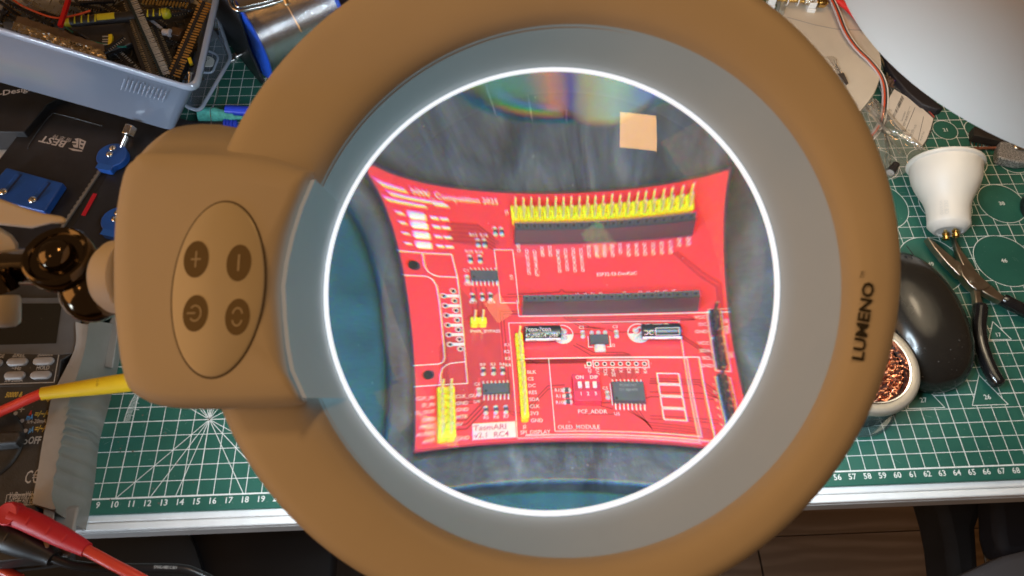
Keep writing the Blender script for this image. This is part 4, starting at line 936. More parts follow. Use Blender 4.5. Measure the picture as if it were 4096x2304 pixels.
for k, (p, q, z) in enumerate(spots):
    pm = (M_dull, M_brass, M_silver, M_dull)[k % 4]
    strip(BUR[k], p, q, z, z - .2, .22, rnd.uniform(.1, .3), rnd.uniform(.25, .4), 1, 1, pm, M_blkp, .25, .24, .06)
# dark filling under the visible pieces: loose strips nobody can count
fil = MB()
Mq = [at(-10, 60, 4.2), at(440, 212, 4.2), at(530, 30, 4.6), at(520, -20, 4.8), at(-10, -20, 5.0)]
fil.prism([(p.x, p.y) for p in Mq], 3.6, 4.15)
for k in range(420):
    u, v = rnd.random(), rnd.random(); x = -5 + u * 515; y = -10 + v * (85 + .30 * x) ; y = min(y, 200)
    p = at(x, y, 4.3 + rnd.random() * .4); a = rnd.uniform(0, 3.14)
    fil.box(p, (rnd.uniform(.3, .9), .07, .07), Matrix.Rotation(a, 3, 'Z') @ Matrix.Rotation(rnd.uniform(-.4, .4), 3, 'Y'))
tag(part('loose_pins', fil, mat('dark_loose_pins', (.05, .045, .035), .4, metal=.3, var=.6, vscale=300), None, smooth=0), 'dark tangle of loose pins and strips filling the bottom of the box', 'loose parts', kind='stuff')
# dark antistatic bag
dbag = [P2(1180, 440), P2(2150, 300), P2(2420, 520), P2(2420, 760), P2(1900, 950), P2(1500, 640)]
gb = MB().prism([tuple(at(x, y, 5.0))[:2] for x, y in dbag], 4.75, 5.0)
tag(part('antistatic_bag', gb, mat('dark_bag', (.05, .048, .05), .42, var=.3, vscale=40, bump=.4, bscale=60), None, bevel=.1), 'smooth dark grey antistatic bag under the yellow and black screwdriver', 'bag')
# screwdriver with a black and yellow handle
a, b = at(166, 57, 5.9), at(428, 33, 5.9); d = (b - a); L = d.length; d.normalize()
sd = thing('screwdriver', 'screwdriver with a black handle and yellow grips lying in the box', 'screwdriver', a, Matrix((d, Vector((0, 0, 1)).cross(d), Vector((0, 0, 1)))).transposed())
part('handle', MB().lathe([(.001, 0), (.25, .03), (.36, .3), (.40, 1.0), (.42, L * .4), (.42, L * .8), (.40, L - .25), (.25, L), (.001, L + .02)], 24, (0, 0, 0), (1, 0, 0)), mat('black_grip', (.016, .016, .017), .45), sd, smooth=60)
M_lime = mat('yellow_green_grip', (.62, .60, .03), .4)
def saddle(x0, x1, y0, y1, skew=0.0, n=6):
    m = MB(); lo = []
    for k in range(n + 1):
        th = math.asin(max(-1, min(1, (y0 + (y1 - y0) * k / n) / .43))); s = skew * math.sin(math.pi * k / n)
        lo.append(((x0 + s, .437 * math.sin(th), .437 * math.cos(th)), (x1 + s * .4, .437 * math.sin(th), .437 * math.cos(th))))
    return m.loft([[p[0] for p in lo], [p[1] for p in lo]], False, False, closed=False)
kx = L / 262.0
part('grip_panel', saddle(82 * kx, 126 * kx, -.36, .3), M_lime, sd, smooth=60)
for xx in (23, 40, 57, 74, 205, 220, 236): part('grip_chevron', saddle(xx * kx, (xx + 5) * kx, -.40, .28, .12), M_lime, sd, smooth=60)
part('end_cap', MB().lathe([(.41, L - .55), (.435, L - .5), (.43, L - .2), (.27, L + .02), (.001, L + .05)], 24, (0, 0, 0), (1, 0, 0)), M_lime, sd, smooth=60)
part('nose_grip', MB().lathe([(.001, -.3), (.2, -.28), (.32, -.05), (.37, .35), (.36, .4)], 24, (0, 0, 0), (1, 0, 0)), M_lime, sd, smooth=60)
# orange wire
ow = [at(*P2(x, y), z) for x, y, z in ((190, -40, 6.3), (300, 40, 6.3), (420, 115, 6.35), (620, 205, 6.35), (850, 290, 6.3), (1050, 330, 6.3), (1230, 305, 6.3), (1450, 255, 6.3), (1640, 195, 6.2))]
tag(part('orange_wire', MB().tube(spline(ow, 6), .085, 8), mat('orange_insulation', (.75, .10, .03), .4), None, smooth=60), 'orange wire curving over the pin strips in the box', 'wire')
for s, pts, c in (('teal wire lying on the dark bag', ((1640, 745), (1750, 775), (1860, 800), (1950, 800)), '#1f8f8a'), ('short teal wire end near the brass strip', ((2130, 835), (2200, 850), (2290, 845)), '#157a74'), ('dark teal wire below the screwdriver nose', ((1170, 455), (1240, 530), (1320, 580)), '#0d6a5a')):
    tag(part('teal_wire', MB().tube(spline([at(*P2(x, y), 5.35) for x, y in pts], 5), .075, 8), mat('teal_' + c[1:], srgb(c), .4), None, smooth=60), s, 'wire', 'teal wires in the box')
# crumpled foil bag
def crumple(corners, nx, ny, amp, seed, z0):
    rr = random.Random(seed); A, B_, C_, D = corners; m = MB(); g = [[0] * (nx + 1) for _ in range(ny + 1)]
    for j in range(ny + 1):
        for i in range(nx + 1):
            u, v = i / nx, j / ny
            p = (A * (1 - u) + B_ * u) * (1 - v) + (D * (1 - u) + C_ * u) * v
            e = min(1, 6 * min(u, 1 - u)) * min(1, 6 * min(v, 1 - v))
            p = p + Vector((rr.gauss(0, .05), rr.gauss(0, .05), abs(rr.gauss(0, amp)) * (.3 + .7 * e)))
            g[j][i] = p
    vs = [g[j][i] for j in range(ny + 1) for i in range(nx + 1)]; fs = []
    for j in range(ny):
        for i in range(nx):
            a = j * (nx + 1) + i
            fs += [(a, a + 1, a + nx + 2), (a, a + nx + 2, a + nx + 1)] if (i + j) % 2 else [(a, a + 1, a + nx + 1), (a + 1, a + nx + 2, a + nx + 1)]
    return m.add(vs, fs)
fb = thing('foil_bag', 'long silvery foil bag with brown see-through strip, at the front wall of the box', 'bag', at(150, 100, 6))
FO = at(150, 100, 6)
q = [at(28, 74, 6.6) - FO, at(268, 152, 5.9) - FO, at(262, 128, 6.0) - FO, at(36, 55, 6.6) - FO]
part('foil', crumple(q, 44, 6, .07, 3, 0), mat('gold_lit_foil', (.72, .66, .55), .25, metal=1.0), fb, smooth=0)
q = [at(34, 57, 6.55) - FO, at(265, 131, 6.0) - FO, at(258, 112, 5.9) - FO, at(46, 38, 6.5) - FO]
part('brown_strip', crumple(q, 20, 4, .03, 4, 0), mat('brown_film', (.14, .105, .08), .35, var=.4, vscale=60), fb, smooth=60)
for k in range(6):
    x, y = 178 + k * 9.2, 106 + k * 3.6; c = at(x, y, 6.32) - FO; 
    part('slot', MB().box(c, (.17, .10, .02), Matrix.Rotation(-.4, 3, 'Z')), M_hole, fb, smooth=0)
# clear bag at the top left
tag(part('clear_bag', crumple([at(30, -25, 6.6), at(170, -25, 6.6), at(155, 38, 6.3), at(60, 22, 6.4)], 9, 5, .1, 9, 0), film_mat('clear_film', (.93, .93, .93), .4, .12, (.5, .5, .52), .2), None, smooth=40), 'clear plastic bag under the orange wire in the box', 'bag')
# brown component and white post
A_, B_ = at(*P5(960, 560), 4.9), at(*P5(1060, 770), 4.9)
tag(part('relay', MB().box((A_ + B_) / 2, (.95, .85, .7), Matrix.Rotation(-.3, 3, 'Z')), mat('brown_component', (.085, .045, .022), .45, var=.5, vscale=100), None, bevel=.05), 'brown block component beside the golden strip', 'component')
pA, pB = at(*P5(735, 620), 5.3), at(*P5(880, 640), 5.3)
tag(part('white_post', MB().lathe([(.26, 0), (.27, .1), (.27, .45), (.33, .48), (.33, .62), (.2, .64)], 24, pA, pB - pA, True, True), mat('frosted_post', (.55, .58, .66), .4), None, smooth=40), 'small frosted white plastic post in the box', 'plastic post')
tag(part('metal_post', MB().lathe([(.12, 0), (.12, .7), (.2, .72), (.2, .85), (.1, .88)], 20, at(*C6(1950, 860), 4.6), (at(*C6(1965, 730), 5.2) - at(*C6(1950, 860), 4.6)), True, True), M_steel, None, smooth=40), 'small steel post in the front right corner of the box', 'metal post')
strip('tiny yellow header near the right wall of the box', P5(1245, 1130), P5(1285, 1250), 5.2, 5.1, .2, .05, .1, 0, 1, M_silver, M_yel, .26, .24, .05)

yc = [FR + dF * t - Vector((0, 0, 0)) for t in (.72, 1.12)]
A_ = bFR + (bFL - bFR) / 1.55 * .69; B_ = bFR + (bFL - bFR) / 1.55 * 1.25
strip_dir = (B_ - A_); inn_ = Vector((-strip_dir.y, strip_dir.x, 0)).normalized() * -1
if inn_.y < 0: inn_ = -inn_
ycm = MB()
for k in range(16):
    p = A_ + strip_dir * (k / 16) + inn_ * .8; ycm.box(p + Vector((0, 0, 1.25)), (.34, .3, .9), Matrix.Rotation(math.atan2(strip_dir.y, strip_dir.x), 3, 'Z'))
ycm.box(A_ + strip_dir * .5 + inn_ * .97 + Vector((0, 0, 1.6)), (strip_dir.length, .3, .5), Matrix.Rotation(math.atan2(strip_dir.y, strip_dir.x), 3, 'Z') @ Matrix.Rotation(-math.atan2(strip_dir.z, strip_dir.xy.length), 3, 'Y'))
tag(part('toothed_connector', ycm, mat('yellow_connector', (.75, .62, .10), .4), None, smooth=0), 'yellow toothed connector showing through the front wall of the box at the left', 'connector')
# ---- second translucent box: only its lid
ld = thing('box_lid', 'translucent lid with a raised white-labelled clip, behind the storage box', 'box lid', at(500, 170, 1))
LO = at(500, 170, 1)
lpts = [at(*C6(x, y), 2.2) - LO for x, y in ((1910, 1100), (2060, 1145), (2380, 600), (2225, 120), (1700, 300))]
lp2 = [at(*C6(x, y), 1.0) - LO for x, y in ((1905, 1085), (2045, 1120), (2330, 590), (2190, 150), (1700, 320))]
part('lid_shell', MB().loft([rpoly(lp2, .4), rpoly(lpts, .5)], True, False), M_lid, ld, smooth=50)
part('lid_rim', MB().tube(rpoly(lpts, .5) + [rpoly(lpts, .5)[0]], .16, 8), M_milkrim, ld, smooth=60)
inn = [at(*C6(x, y), 1.7) - LO for x, y in ((2085, 560), (2130, 520), (2230, 560), (2250, 600), (2190, 750), (2080, 750))]
part('clip_recess', MB().tube(rpoly(inn, .3) + [rpoly(inn, .3)[0]], .1, 8), M_milkrim, ld, smooth=60)
lab = [at(*C6(x, y), 2.0) - LO for x, y in ((2060, 575), (2160, 580), (2210, 610), (2190, 680), (2080, 680))]
part('label', MB().loft([[tuple(v + Vector((0, 0, -.1))) for v in rpoly(lab, .2)], [tuple(v) for v in rpoly(lab, .2)]]), mat('label_white', (.62, .62, .58), .5), ld, smooth=20)
e0 = at(*C6(2112, 612), 2.01) - LO
part('label_lettering', MB().text('30', e0, .24, (1, -.12, 0), (.12, 1, 0)), M_black, ld, smooth=0)

# ---- solder spool on its stand
def C5(x, y): return (503 + .2431 * x, .2431 * y)
sp = thing('solder_spool', 'reel of shining solder wire with blue flanges', 'solder reel', at(627, 92, 4.6))
SO = at(627, 92, 4.6); S1 = at(815, 8, 4.6); sax = (S1 - SO); SL = sax.length; sax.normalize()
def solder_mat():
    m = mat('solder_wire', (.66, .65, .66), .22, metal=1.0); nt = m.node_tree; N = nt.nodes; L = nt.links
    tc = N.new('ShaderNodeTexCoord'); mp = N.new('ShaderNodeMapping'); 
    # rings across the axis of the reel
    q_ = Vector((1, 0, 0)).rotation_difference(sax).inverted(); mp.inputs['Rotation'].default_value = q_.to_euler()
    w = N.new('ShaderNodeTexWave'); w.wave_type = 'BANDS'; w.bands_direction = 'X'; w.inputs['Scale'].default_value = 330; w.inputs['Distortion'].default_value = .35; w.inputs['Detail'].default_value = 1
    L.new(tc.outputs['Object'], mp.inputs[0]); L.new(mp.outputs[0], w.inputs['Vector'])
    bp = N.new('ShaderNodeBump'); bp.inputs['Strength'].default_value = .9; bp.inputs['Distance'].default_value = .0006
    L.new(w.outputs['Fac'], bp.inputs['Height']); L.new(bp.outputs[0], N['Principled BSDF'].inputs['Normal']); return m
turns = MB(); nr = 74; prof = []
for k in range(nr):
    for t in range(4):
        a = math.pi * t / 4; prof.append((3.10 + .035 * math.sin(a) , SL * (k + t / 4) / nr))
prof.append((3.10, SL))
part('solder_turns', turns.lathe(prof, 96, (0, 0, 0), sax), mat('solder_wire', (.62, .61, .62), .24, metal=1.0, var=.15, vscale=60), sp, smooth=80)
M_bspool = mat('blue_spool_plastic', (.012, .07, .48), .35)
for h0, h1 in ((-.22, 0), (SL, SL + .22)):
    part('flange', MB().lathe([(.8, h0), (3.45, h0), (3.55, h0 + .05), (3.55, h1 - .05), (3.45, h1), (.8, h1)], 96, (0, 0, 0), sax), M_bspool, sp, smooth=40)
sst = [C5(870, 10), C5(905, 60), C5(975, 190), C5(1050, 330)]
tag(part('solder_strand', MB().tube([at(*sst[0], 8.6), at(*sst[1], 8.4), at(*sst[2], 8.1), at(*sst[3], 7.6)], .05, 8), mat('solder_bright', (.8, .79, .78), .2, metal=1.0), None, smooth=60), 'thin bright strand of solder running from the reel up to the feed tube', 'solder wire')
st = thing('reel_stand', 'black metal reel stand with chrome wire frame and steel bolt, holding the solder reel', 'reel stand', at(640, 210, 0))
TO = at(640, 210, 0)
P0 = SO - sax * .55
def sidepoly(pts, n0, n1):
    return [[tuple(at_plane(*C5(x, y), P0, sax) + sax * k - TO) for x, y in pts] for k in (n0, n1)]
part('side_plate', MB().loft(sidepoly([(60, -120), (300, -60), (395, 180), (500, 520), (645, 850), (520, 1120), (330, 660), (150, 130)], 0, .22)), M_blkm, st, bevel=.04, label='black slanting side plate')
part('foot_plate', MB().loft(sidepoly([(165, 255), (215, 290), (400, 600), (560, 960), (520, 1130), (420, 920), (300, 620)], -.55, -.3)), M_blkm, st, bevel=.04)
part('bolt', MB().lathe([(.16, -.9), (.16, .1), (.34, .12), (.36, .3), (.26, .45), (.001, .5)], 24, at_plane(*C5(430, 562), P0, sax) - TO - sax * .25, -sax, True), M_steel, st, smooth=50)
part('spacer', MB().lathe([(.28, 0), (.28, .75)], 24, at_plane(*C5(410, 590), P0, sax) - TO - sax * .25, -sax, True, True), M_steel, st, smooth=50)
part('chrome_edge', MB().tube([at_plane(*C5(450, 545), P0, sax) + sax * .3 - TO, at_plane(*C5(640, 865), P0, sax) + sax * .3 - TO], .07, 8), M_steel, st, smooth=60)
fr = [at(*C5(x, y), 8.6) - TO for x, y in ((300, -80), (310, 20), (345, 85), (420, 110), (600, 75), (800, 20), (960, -40))]
part('wire_frame', MB().tube(spline(fr, 8), .13, 10), M_steel, st, smooth=60)
fr = [at(*C5(x, y), 8.9) - TO for x, y in ((345, -80), (355, 10), (400, 70), (600, 35), (800, -18))]
part('wire_frame', MB().tube(spline(fr, 8), .08, 10), M_steel, st, smooth=60)
part('feed_tube', MB().lathe([(.2, 0), (.22, .08), (.2, .16), (.2, 1.4)], 20, at(*C5(908, 50), 8.5) - TO, at(*C5(860, -60), 9.0) - at(*C5(908, 50), 8.5), True, True), mat('pale_brass', (.72, .62, .45), .25, metal=1.0), st, smooth=40)
part('frame_plate', MB().prism([tuple(at(*C5(x, y), 7.9) - TO)[:2] for x, y in ((345, -60), (790, -60), (760, 10), (420, 88), (360, 40))], 7.85, 7.9), mat('brushed_plate', (.45, .45, .46), .4, metal=.8), st, smooth=0)
bh = [C5(1280, 0), C5(1420, -30), C5(1530, -30), C5(1380, 100), C5(1240, 185)]
tag(part('black_case', MB().prism([tuple(at(x, y, 5))[:2] for x, y in ((820, -60), (880, -60), (860, 10), (815, 46), (812, 10))], .02, 4.0), mat('dark_navy_case', (.012, .013, .03), .4), None, bevel=.1), 'dark navy case standing behind the solder reel', 'case')

# ---- brush, caps and pen between box and lamp
br = [at(*C6(x, y), .9) for x, y in ((2040, 1180), (2140, 1182), (2260, 1188), (2370, 1205), (2500, 1215))]
tag(part('foam_swab', MB().tube(spline(br, 5), [.3] + [.62] * 9 + [.5] * 3 + [.34] * 4 + [.16] * 4, 16), mat('turquoise_foam', (.10, .48, .42), .8, bump=1.0, bscale=900, var=.2, vscale=400), None, smooth=60), 'turquoise foam swab tapering to the right', 'swab')
c0_, c1_ = at(*C6(2325, 1135), 1.1), at(*C6(2560, 1150), 1.1)
tag(part('blue_cap', MB().lathe([(.2, 0), (.42, .05), (.44, .2), (.44, 2.2)], 28, c0_, c1_ - c0_, True, True), mat('royal_blue_plastic', (.025, .06, .58), .35), None, smooth=40), 'smooth royal blue cap above the turquoise swab', 'cap')
pen = thing('test_lead_handle', 'black handle with a ridged royal blue collar below the turquoise swab', 'test lead', at(*C6(1900, 1280), .6))
PO = at(*C6(1900, 1280), .6); c1_ = at(*C6(2310, 1283), .6); d = (c1_ - PO)
part('handle', MB().lathe([(.2, -.6), (.27, 0), (.27, d.length)], 20, (0, 0, 0), d, True, True), M_blkp, pen, smooth=40)
for k in range(4):
    part('collar_ridge', MB().lathe([(.3, 0), (.44 - k * .02, .04), (.44 - k * .02, .2), (.3, .24)], 24, d + d.normalized() * (k * .27), d, True, True), mat('royal_blue_plastic', (.025, .06, .58), .35), pen, smooth=40)
wr = [at(*C6(x, y), 2.6) for x, y in ((2250, 890), (2245, 960), (2200, 1080), (2165, 1140), (2175, 1230), (2178, 1330))]
tag(part('bare_wire', MB().tube(spline(wr, 6), .035, 6), mat('tarnished_wire', (.35, .33, .30), .35, metal=.9), None, smooth=60), 'thin bare wire bent across the turquoise swab', 'wire')

# ================================================================== multimeter
M_mbody = mat('meter_black', (.030, .030, .029), .5, var=.25, vscale=90, bump=.3, bscale=900, speck=.27, speck_col=(.17, .16, .145), speck_scale=500)
M_mframe = mat('meter_grey_frame', (.10, .105, .11), .4, var=.15, vscale=80)
M_screen = mat('meter_screen', (.020, .018, .013), .25, speck=.24, speck_col=(.20, .17, .11), speck_scale=900)
M_hol = mat('grey_rubber_holster', (.25, .235, .21), .38, var=.14, vscale=30, bump=.15, bscale=300, sss=.2)
M_hol2 = mat('grey_rubber_holster_worn', (.24, .21, .18), .4, var=.35, vscale=60, bump=.2, bscale=300)
M_key = mat('grey_key', (.33, .32, .31), .4, var=.06, vscale=200)
M_mtext = mat('meter_print', (.46, .45, .42), .5)
mm = thing('multimeter', 'black multimeter in a grey rubber holster, with grey keys and a rotary dial', 'multimeter', (2, 5, 0))
MO = Vector((2, 5, 0)); ZM = 3.6
def c9(x, y): return (.2606 * x, 566 + .2606 * y)      # upper detail view
def c3(x, y): return (.1997 * x, 905.7 + .1997 * y)    # middle detail view
def c1(x, y): return (.1953 * x, 1195 + .1953 * y)     # lower detail view
def mp(p, z=ZM): return at(p[0], p[1], z) - MO
bodyp = [mp(p) for p in ((-60, 700), (205, 700), (190, 800), (185, 890), c3(770, 0), c3(720, 350), c3(600, 900), c3(500, 1449), c1(480, 0), c1(460, 400), c1(560, 620), c1(630, 900), c1(640, 1040), (-60, 1420))]
part('body', MB().prism([(p.x, p.y) for p in bodyp], .5, ZM), M_mbody, mm, bevel=.06)
scr = [mp(c9(*p), ZM + .03) for p in ((-200, 760), (600, 760), (545, 1145), (-200, 1165))]
part('screen_frame', MB().prism([tuple(mp(c9(*p), ZM + .08))[:2] for p in ((-200, 700), (760, 700), (790, 880), (700, 1235), (600, 1250), (-200, 1235))], ZM, ZM + .06), M_mframe, mm, bevel=.03)
part('screen', MB().prism([(p.x, p.y) for p in scr], ZM + .061, ZM + .075), M_screen, mm, smooth=0)
part('key_panel', MB().prism([tuple(mp(p, ZM + .02))[:2] for p in ((-60, 890), c9(605, 1180), c3(770, -70), c3(715, 330), (-60, 972))], ZM, ZM + .03), M_mbody, mm, bevel=.02)
fl_ = MB(); fr3 = [mp(p, ZM + .04) for p in ((-60, 885), c9(575, 1205), c3(680, 280), (-60, 968))]
fl_.strip2([(p.x, p.y) for p in fr3], .05, ZM + .034)
part('panel_outline', fl_, M_mtext, mm, smooth=0)
def key(cx, cy, w=66 * .75, h=15):
    c = mp((cx, cy), ZM + .2); rx = (mp((cx + 25.5, cy), ZM + .2) - c).length; ry = (mp((cx, cy + 9), ZM + .2) - c).length
    k = part('key', MB().loft([[(c.x + p[0], c.y + p[1], z) for p in rrect(-rx + i, -ry + i, rx - i, ry - i, ry - i - .001, 6)] for i, z in ((0, ZM + .03), (0, ZM + .17), (.03, ZM + .21), (.09, ZM + .23))]), M_key, mm, smooth=50)
    return k
for cx, cy in ((42, 909), (108, 907), (35.5, 943), (101, 942), (-22, 912)): key(cx, cy)
mt_ = MB()
def mtext(m, s, p, q, cap, z=ZM + .036, bold=.01, slant=0):
    a = mp(p, z); b = mp(q, z); d = b - a; L = d.length; d.normalize(); w = glyphs(s, bold)[2] * cap / .69
    m.text(s, a, cap, d, Vector((-d.y + slant * d.x, d.x, 0)), squash=L / w, bold=bold)
mtext(mt_, '\u0394REL', c9(115, 1275), c9(240, 1275), .27); mtext(mt_, '500000', c9(357, 1268), c9(510, 1262), .27)
mtext(mt_, '\u223cHz', c9(105, 1402), c9(200, 1400), .27); mtext(mt_, 'HOLD', c9(345, 1398), c9(472, 1395), .28); mtext(mt_, '%4-20mA', c3(50, 278), c3(282, 272), .24)
mtext(mt_, 'RANGE', c9(-130, 1282), c9(35, 1282), .25)
mtext(mt_, '%4-20mA', c3(330, 798), c3(576, 792), .25, ZM + .006); mtext(mt_, 'OFF', c3(345, 1056), c3(502, 1052), .44, ZM + .006, .02)
mtext(mt_, 'C\u20ac', c1(300, 108), c1(476, 100), .75, ZM + .006, 0)
mtext(mt_, 'V\u00b7dBm\u00b7mV\u00b7Hz', c1(105, 318), c1(425, 302), .42, ZM + .006)
mtext(mt_, '\u2192| \u22a3\u22a2 \u2022))) \u03a9', c1(95, 378), c1(410, 362), .34, ZM + .006)
mtext(mt_, '\u22a3\u22a2', c3(222, 660), c3(302, 655), .36, ZM + .006)
part('grey_lettering', mt_, M_mtext, mm, smooth=0)
bo = MB(); q = [mp(c1(*p), ZM + .006) for p in ((90, 255), (448, 240), (435, 380), (62, 397), (90, 255))]
bo.strip2([(p.x, p.y) for p in q], .035, ZM + .006)
part('socket_outline', bo, M_mtext, mm, smooth=0)
yt = MB(); mtext(yt, '50000 &', c3(57, 472), c3(272, 462), .34, ZM + .006, .02, .15); mtext(yt, 'Bar Graph', c3(385, 512), c3(668, 505), .32, ZM + .006, .02, .15)
mtext(yt, '=/\u223c/\u2393', c3(420, 720), c3(635, 715), .4, ZM + .006, .02, .1); mtext(yt, '=/\u223c/\u2393', c3(425, 905), c3(605, 900), .4, ZM + .006, .02, .1)
part('yellow_lettering', yt, mat('yellow_print', (.62, .46, .08), .5), mm, smooth=0)
bt_ = MB(); mtext(bt_, 'mA', c3(322, 755), c3(412, 752), .36, ZM + .006, .03); mtext(bt_, '\u00b5A', c3(355, 912), c3(415, 910), .36, ZM + .006, .03)
part('blue_lettering', bt_, mat('blue_print', (.10, .36, .78), .5), mm, smooth=0)
rt = MB(); mtext(rt, 'A', c3(360, 697), c3(398, 695), .3, ZM + .006, .02)
part('red_lettering', rt, mat('red_print', (.7, .04, .03), .5), mm, smooth=0)
for x, y in ((195, 672), (277, 766), (320, 891)):
    c = mp(c3(x, y), ZM + .006); part('range_dot', MB().disc((c.x, c.y), .13, ZM + .007, 20), M_key, mm, smooth=0)
c = mp(c3(314, 1031), ZM + .006); part('range_ring', MB().disc((c.x, c.y), .15, ZM + .007, 24, .09), M_mtext, mm, smooth=0)
# dial
rim_pts = [mp(c3(x, y), ZM + .1) for x, y in ((130, 665), (240, 780), (290, 950), (270, 1130), (150, 1320), (0, 1430))]
A = [(2 * p.x, 2 * p.y, 1) for p in rim_pts]; 
p1_, p2_, p3_ = rim_pts[0], rim_pts[2], rim_pts[5]
def circ3(a, b, c):
    d = 2 * (a.x * (b.y - c.y) + b.x * (c.y - a.y) + c.x * (a.y - b.y)); A2, B2, C2 = a.x ** 2 + a.y ** 2, b.x ** 2 + b.y ** 2, c.x ** 2 + c.y ** 2
    ux = (A2 * (b.y - c.y) + B2 * (c.y - a.y) + C2 * (a.y - b.y)) / d; uy = (A2 * (c.x - b.x) + B2 * (a.x - c.x) + C2 * (b.x - a.x)) / d
    return Vector((ux, uy, 0)), math.hypot(a.x - ux, a.y - uy)
dc, dr = circ3(p1_, p2_, p3_)
dl = part('dial', MB().lathe([(dr + .03, ZM), (dr, ZM + .06), (dr - .12, ZM + .14), (dr - .5, ZM + .16), (.001, ZM + .18)], 64, dc), M_mbody, mm, smooth=40)
part('dial_gap', MB().disc((dc.x, dc.y), dr + .08, ZM + .004, 64, dr), M_hole, dl, smooth=0)
g0, g1 = mp(c3(-200, 1010), ZM + .5), mp(c3(250, 985), ZM + .5); gd = (g1 - g0).normalized(); gn = Vector((-gd.y, gd.x, 0))
part('dial_grip', MB().loft([[tuple(g0 + gn * a) [:2] + (z,), tuple(g1 + gn * a * .8)[:2] + (z,), tuple(g1 + gd * .12)[:2] + (z,), tuple(g1 - gn * a * .8)[:2] + (z,), tuple(g0 - gn * a)[:2] + (z,)] for a, z in ((.62, ZM + .1), (.5, ZM + .6), (.36, ZM + .75))]), M_mbody, dl, bevel=.06)
# holster
inner = [c9(750, 960), c9(735, 1230), c3(700, 450), c3(620, 800), c3(560, 1100), c3(505, 1449), c1(470, 250), c1(450, 390)]
crest = [c9(835, 960), c9(790, 1240), c3(850, 500), c3(800, 760), c3(750, 1000), c3(690, 1300), c1(640, 250), c1(690, 440)]
outer = [c9(1140, 960), c9(1060, 1330), c3(1280, 450), c3(1170, 850), c3(1130, 1060), c3(1085, 1449), c1(1040, 400), c1(985, 650)]
def dens(pts, n=10): 
    q = [Vector((p[0], p[1], 0)) for p in pts]; return [(v.x, v.y) for v in spline(q, n)]
I_, C_, O_ = dens(inner, 26), dens(crest, 26), dens(outer, 26)
nI = len(I_); rows = []
for k in range(nI):
    u_ = k / (nI - 1); wv = math.sin(u_ * 2 * math.pi * 15) * max(0, min(1, (u_ - .26) * 12)) * max(0, min(1, (.86 - u_) * 12))
    i = mp(I_[k], ZM + .02); c = mp(C_[k], ZM + .55); o = mp(O_[k], 1.4); c2_ = c + (o - c) * .3; c2_.z = ZM + .3
    m2 = c + (o - c) * .72; m2.z = 2.4
    out_ = Vector((1, 0, 0)); ob = o + Vector((-.1, 0, -1.38))
    b = .075 * wv
    rows.append([i, i + Vector((.05, 0, .38)), c + Vector((-.12 + b * .6, 0, 0)), c + Vector((.12 + b * .6, 0, 0)), c2_ + Vector((b, 0, b * .3)), m2 + Vector((b, 0, b * .3)), o + Vector((b, 0, 0)), ob])
part('holster', MB().loft(rows, True, True, closed=True), M_hol, mm, smooth=70)
led = MB().loft([[mp(p, z) for p in (c1(560, 430), c1(690, 425), c1(705, 470), c1(690, 640), c1(630, 940), c1(560, 950), c1(555, 560))] for z in (1.0, ZM + .15)])
part('holster_end', led, M_hol2, mm, bevel=.06)
lo_ = MB().loft([[mp(c1(*p), z) for p in ((700, 430), (1040, 380), (985, 650), (930, 1000), (860, 1088), (640, 1010), (650, 800))] for z in (.3, ZM - .9)])
part('holster_corner', lo_, M_hol, mm, bevel=.25, seg=3)
tabp = [c9(1140, 960), c9(1135, 1000), c9(1010, 1375), c9(1090, 1390), c9(1180, 1380), c9(1145, 900)]
part('holster_stand', MB().loft([[mp(p, z) for p in (c9(1100, 840), c9(1145, 1000), c9(1090, 1385), c9(1010, 1372), c9(1030, 1000))] for z in (.1, 1.9)]), M_hol, mm, bevel=.08)

# ---- leads
yl = thing('yellow_probe_boot', 'yellow insulated clip boot on a red cable lying across the multimeter', 'test lead', at(105, 990, 5.2))
YO = at(105, 990, 5.2); Y1 = at(345, 959, 5.0); d = Y1 - YO; L = d.length
part('boot', MB().lathe([(.30, 0), (.37, .02), (.40, .8), (.50, L * .5), (.56, L * .75), (.58, L)], 28, (0, 0, 0), d, True, True), mat('yellow_rubber', (.72, .46, .012), .42, var=.05, vscale=100), yl, smooth=50)
for t in (.62, .95): 
    part('grip_dent', MB().lathe([(.001, 0), (.11, .0), (.13, .02), (.001, .03)], 16, d * t + Vector((0, 0, .5)), (0, 0, 1), sx=.7, sy=2.0, up=d), mat('yellow_rubber_dark', (.55, .34, .01), .5), yl, smooth=50)
cb = [YO * 0, at(75, 1002, 5.1) - YO, at(40, 1018, 4.9) - YO, at(0, 1036, 4.7) - YO, at(-60, 1070, 4.4) - YO]
part('red_cable', MB().tube(spline(cb, 6), .30, 12), mat('red_silicone', (.62, .035, .02), .38), yl, smooth=60)
def plug(name, label, head, path, rad, cab, crad, m, mc, hz, dents):
    O = at(*head, hz); t = thing(name, label, 'test lead', O)
    pts = [at(x, y, z) - O for x, y, z in path]; L = [0]
    part('boot', MB().tube(pts, rad, 24), m, t, smooth=50)
    part('plug_head', MB().lathe([(.5, -.9), (.64, -.7), (.66, .0), (.60, .1), (.52, .08), (.001, .06)], 10, Vector((0, 0, .25)), (-.12, -.15, 1), True), m, t, smooth=30, bevel=.03)
    for k, tt in enumerate(dents):
        i = int(tt); f = tt - i; p = pts[i] * (1 - f) + pts[i + 1] * f; r = rad[i] * (1 - f) + rad[i + 1] * f; dd = (pts[i + 1] - pts[i])
        part('grip_dent', MB().lathe([(.001, .0), (.10, 0), (.12, .03), (.09, .05), (.001, .045)], 14, p + Vector((0, 0, r * .96)), (0, -.1, 1), sx=.7, sy=2.3, up=dd), m, t, smooth=50)
    part('cable', MB().tube(spline([at(x, y, z) - O for x, y, z in cab], 7), crad, 12), mc, t, smooth=60)
    return t, O
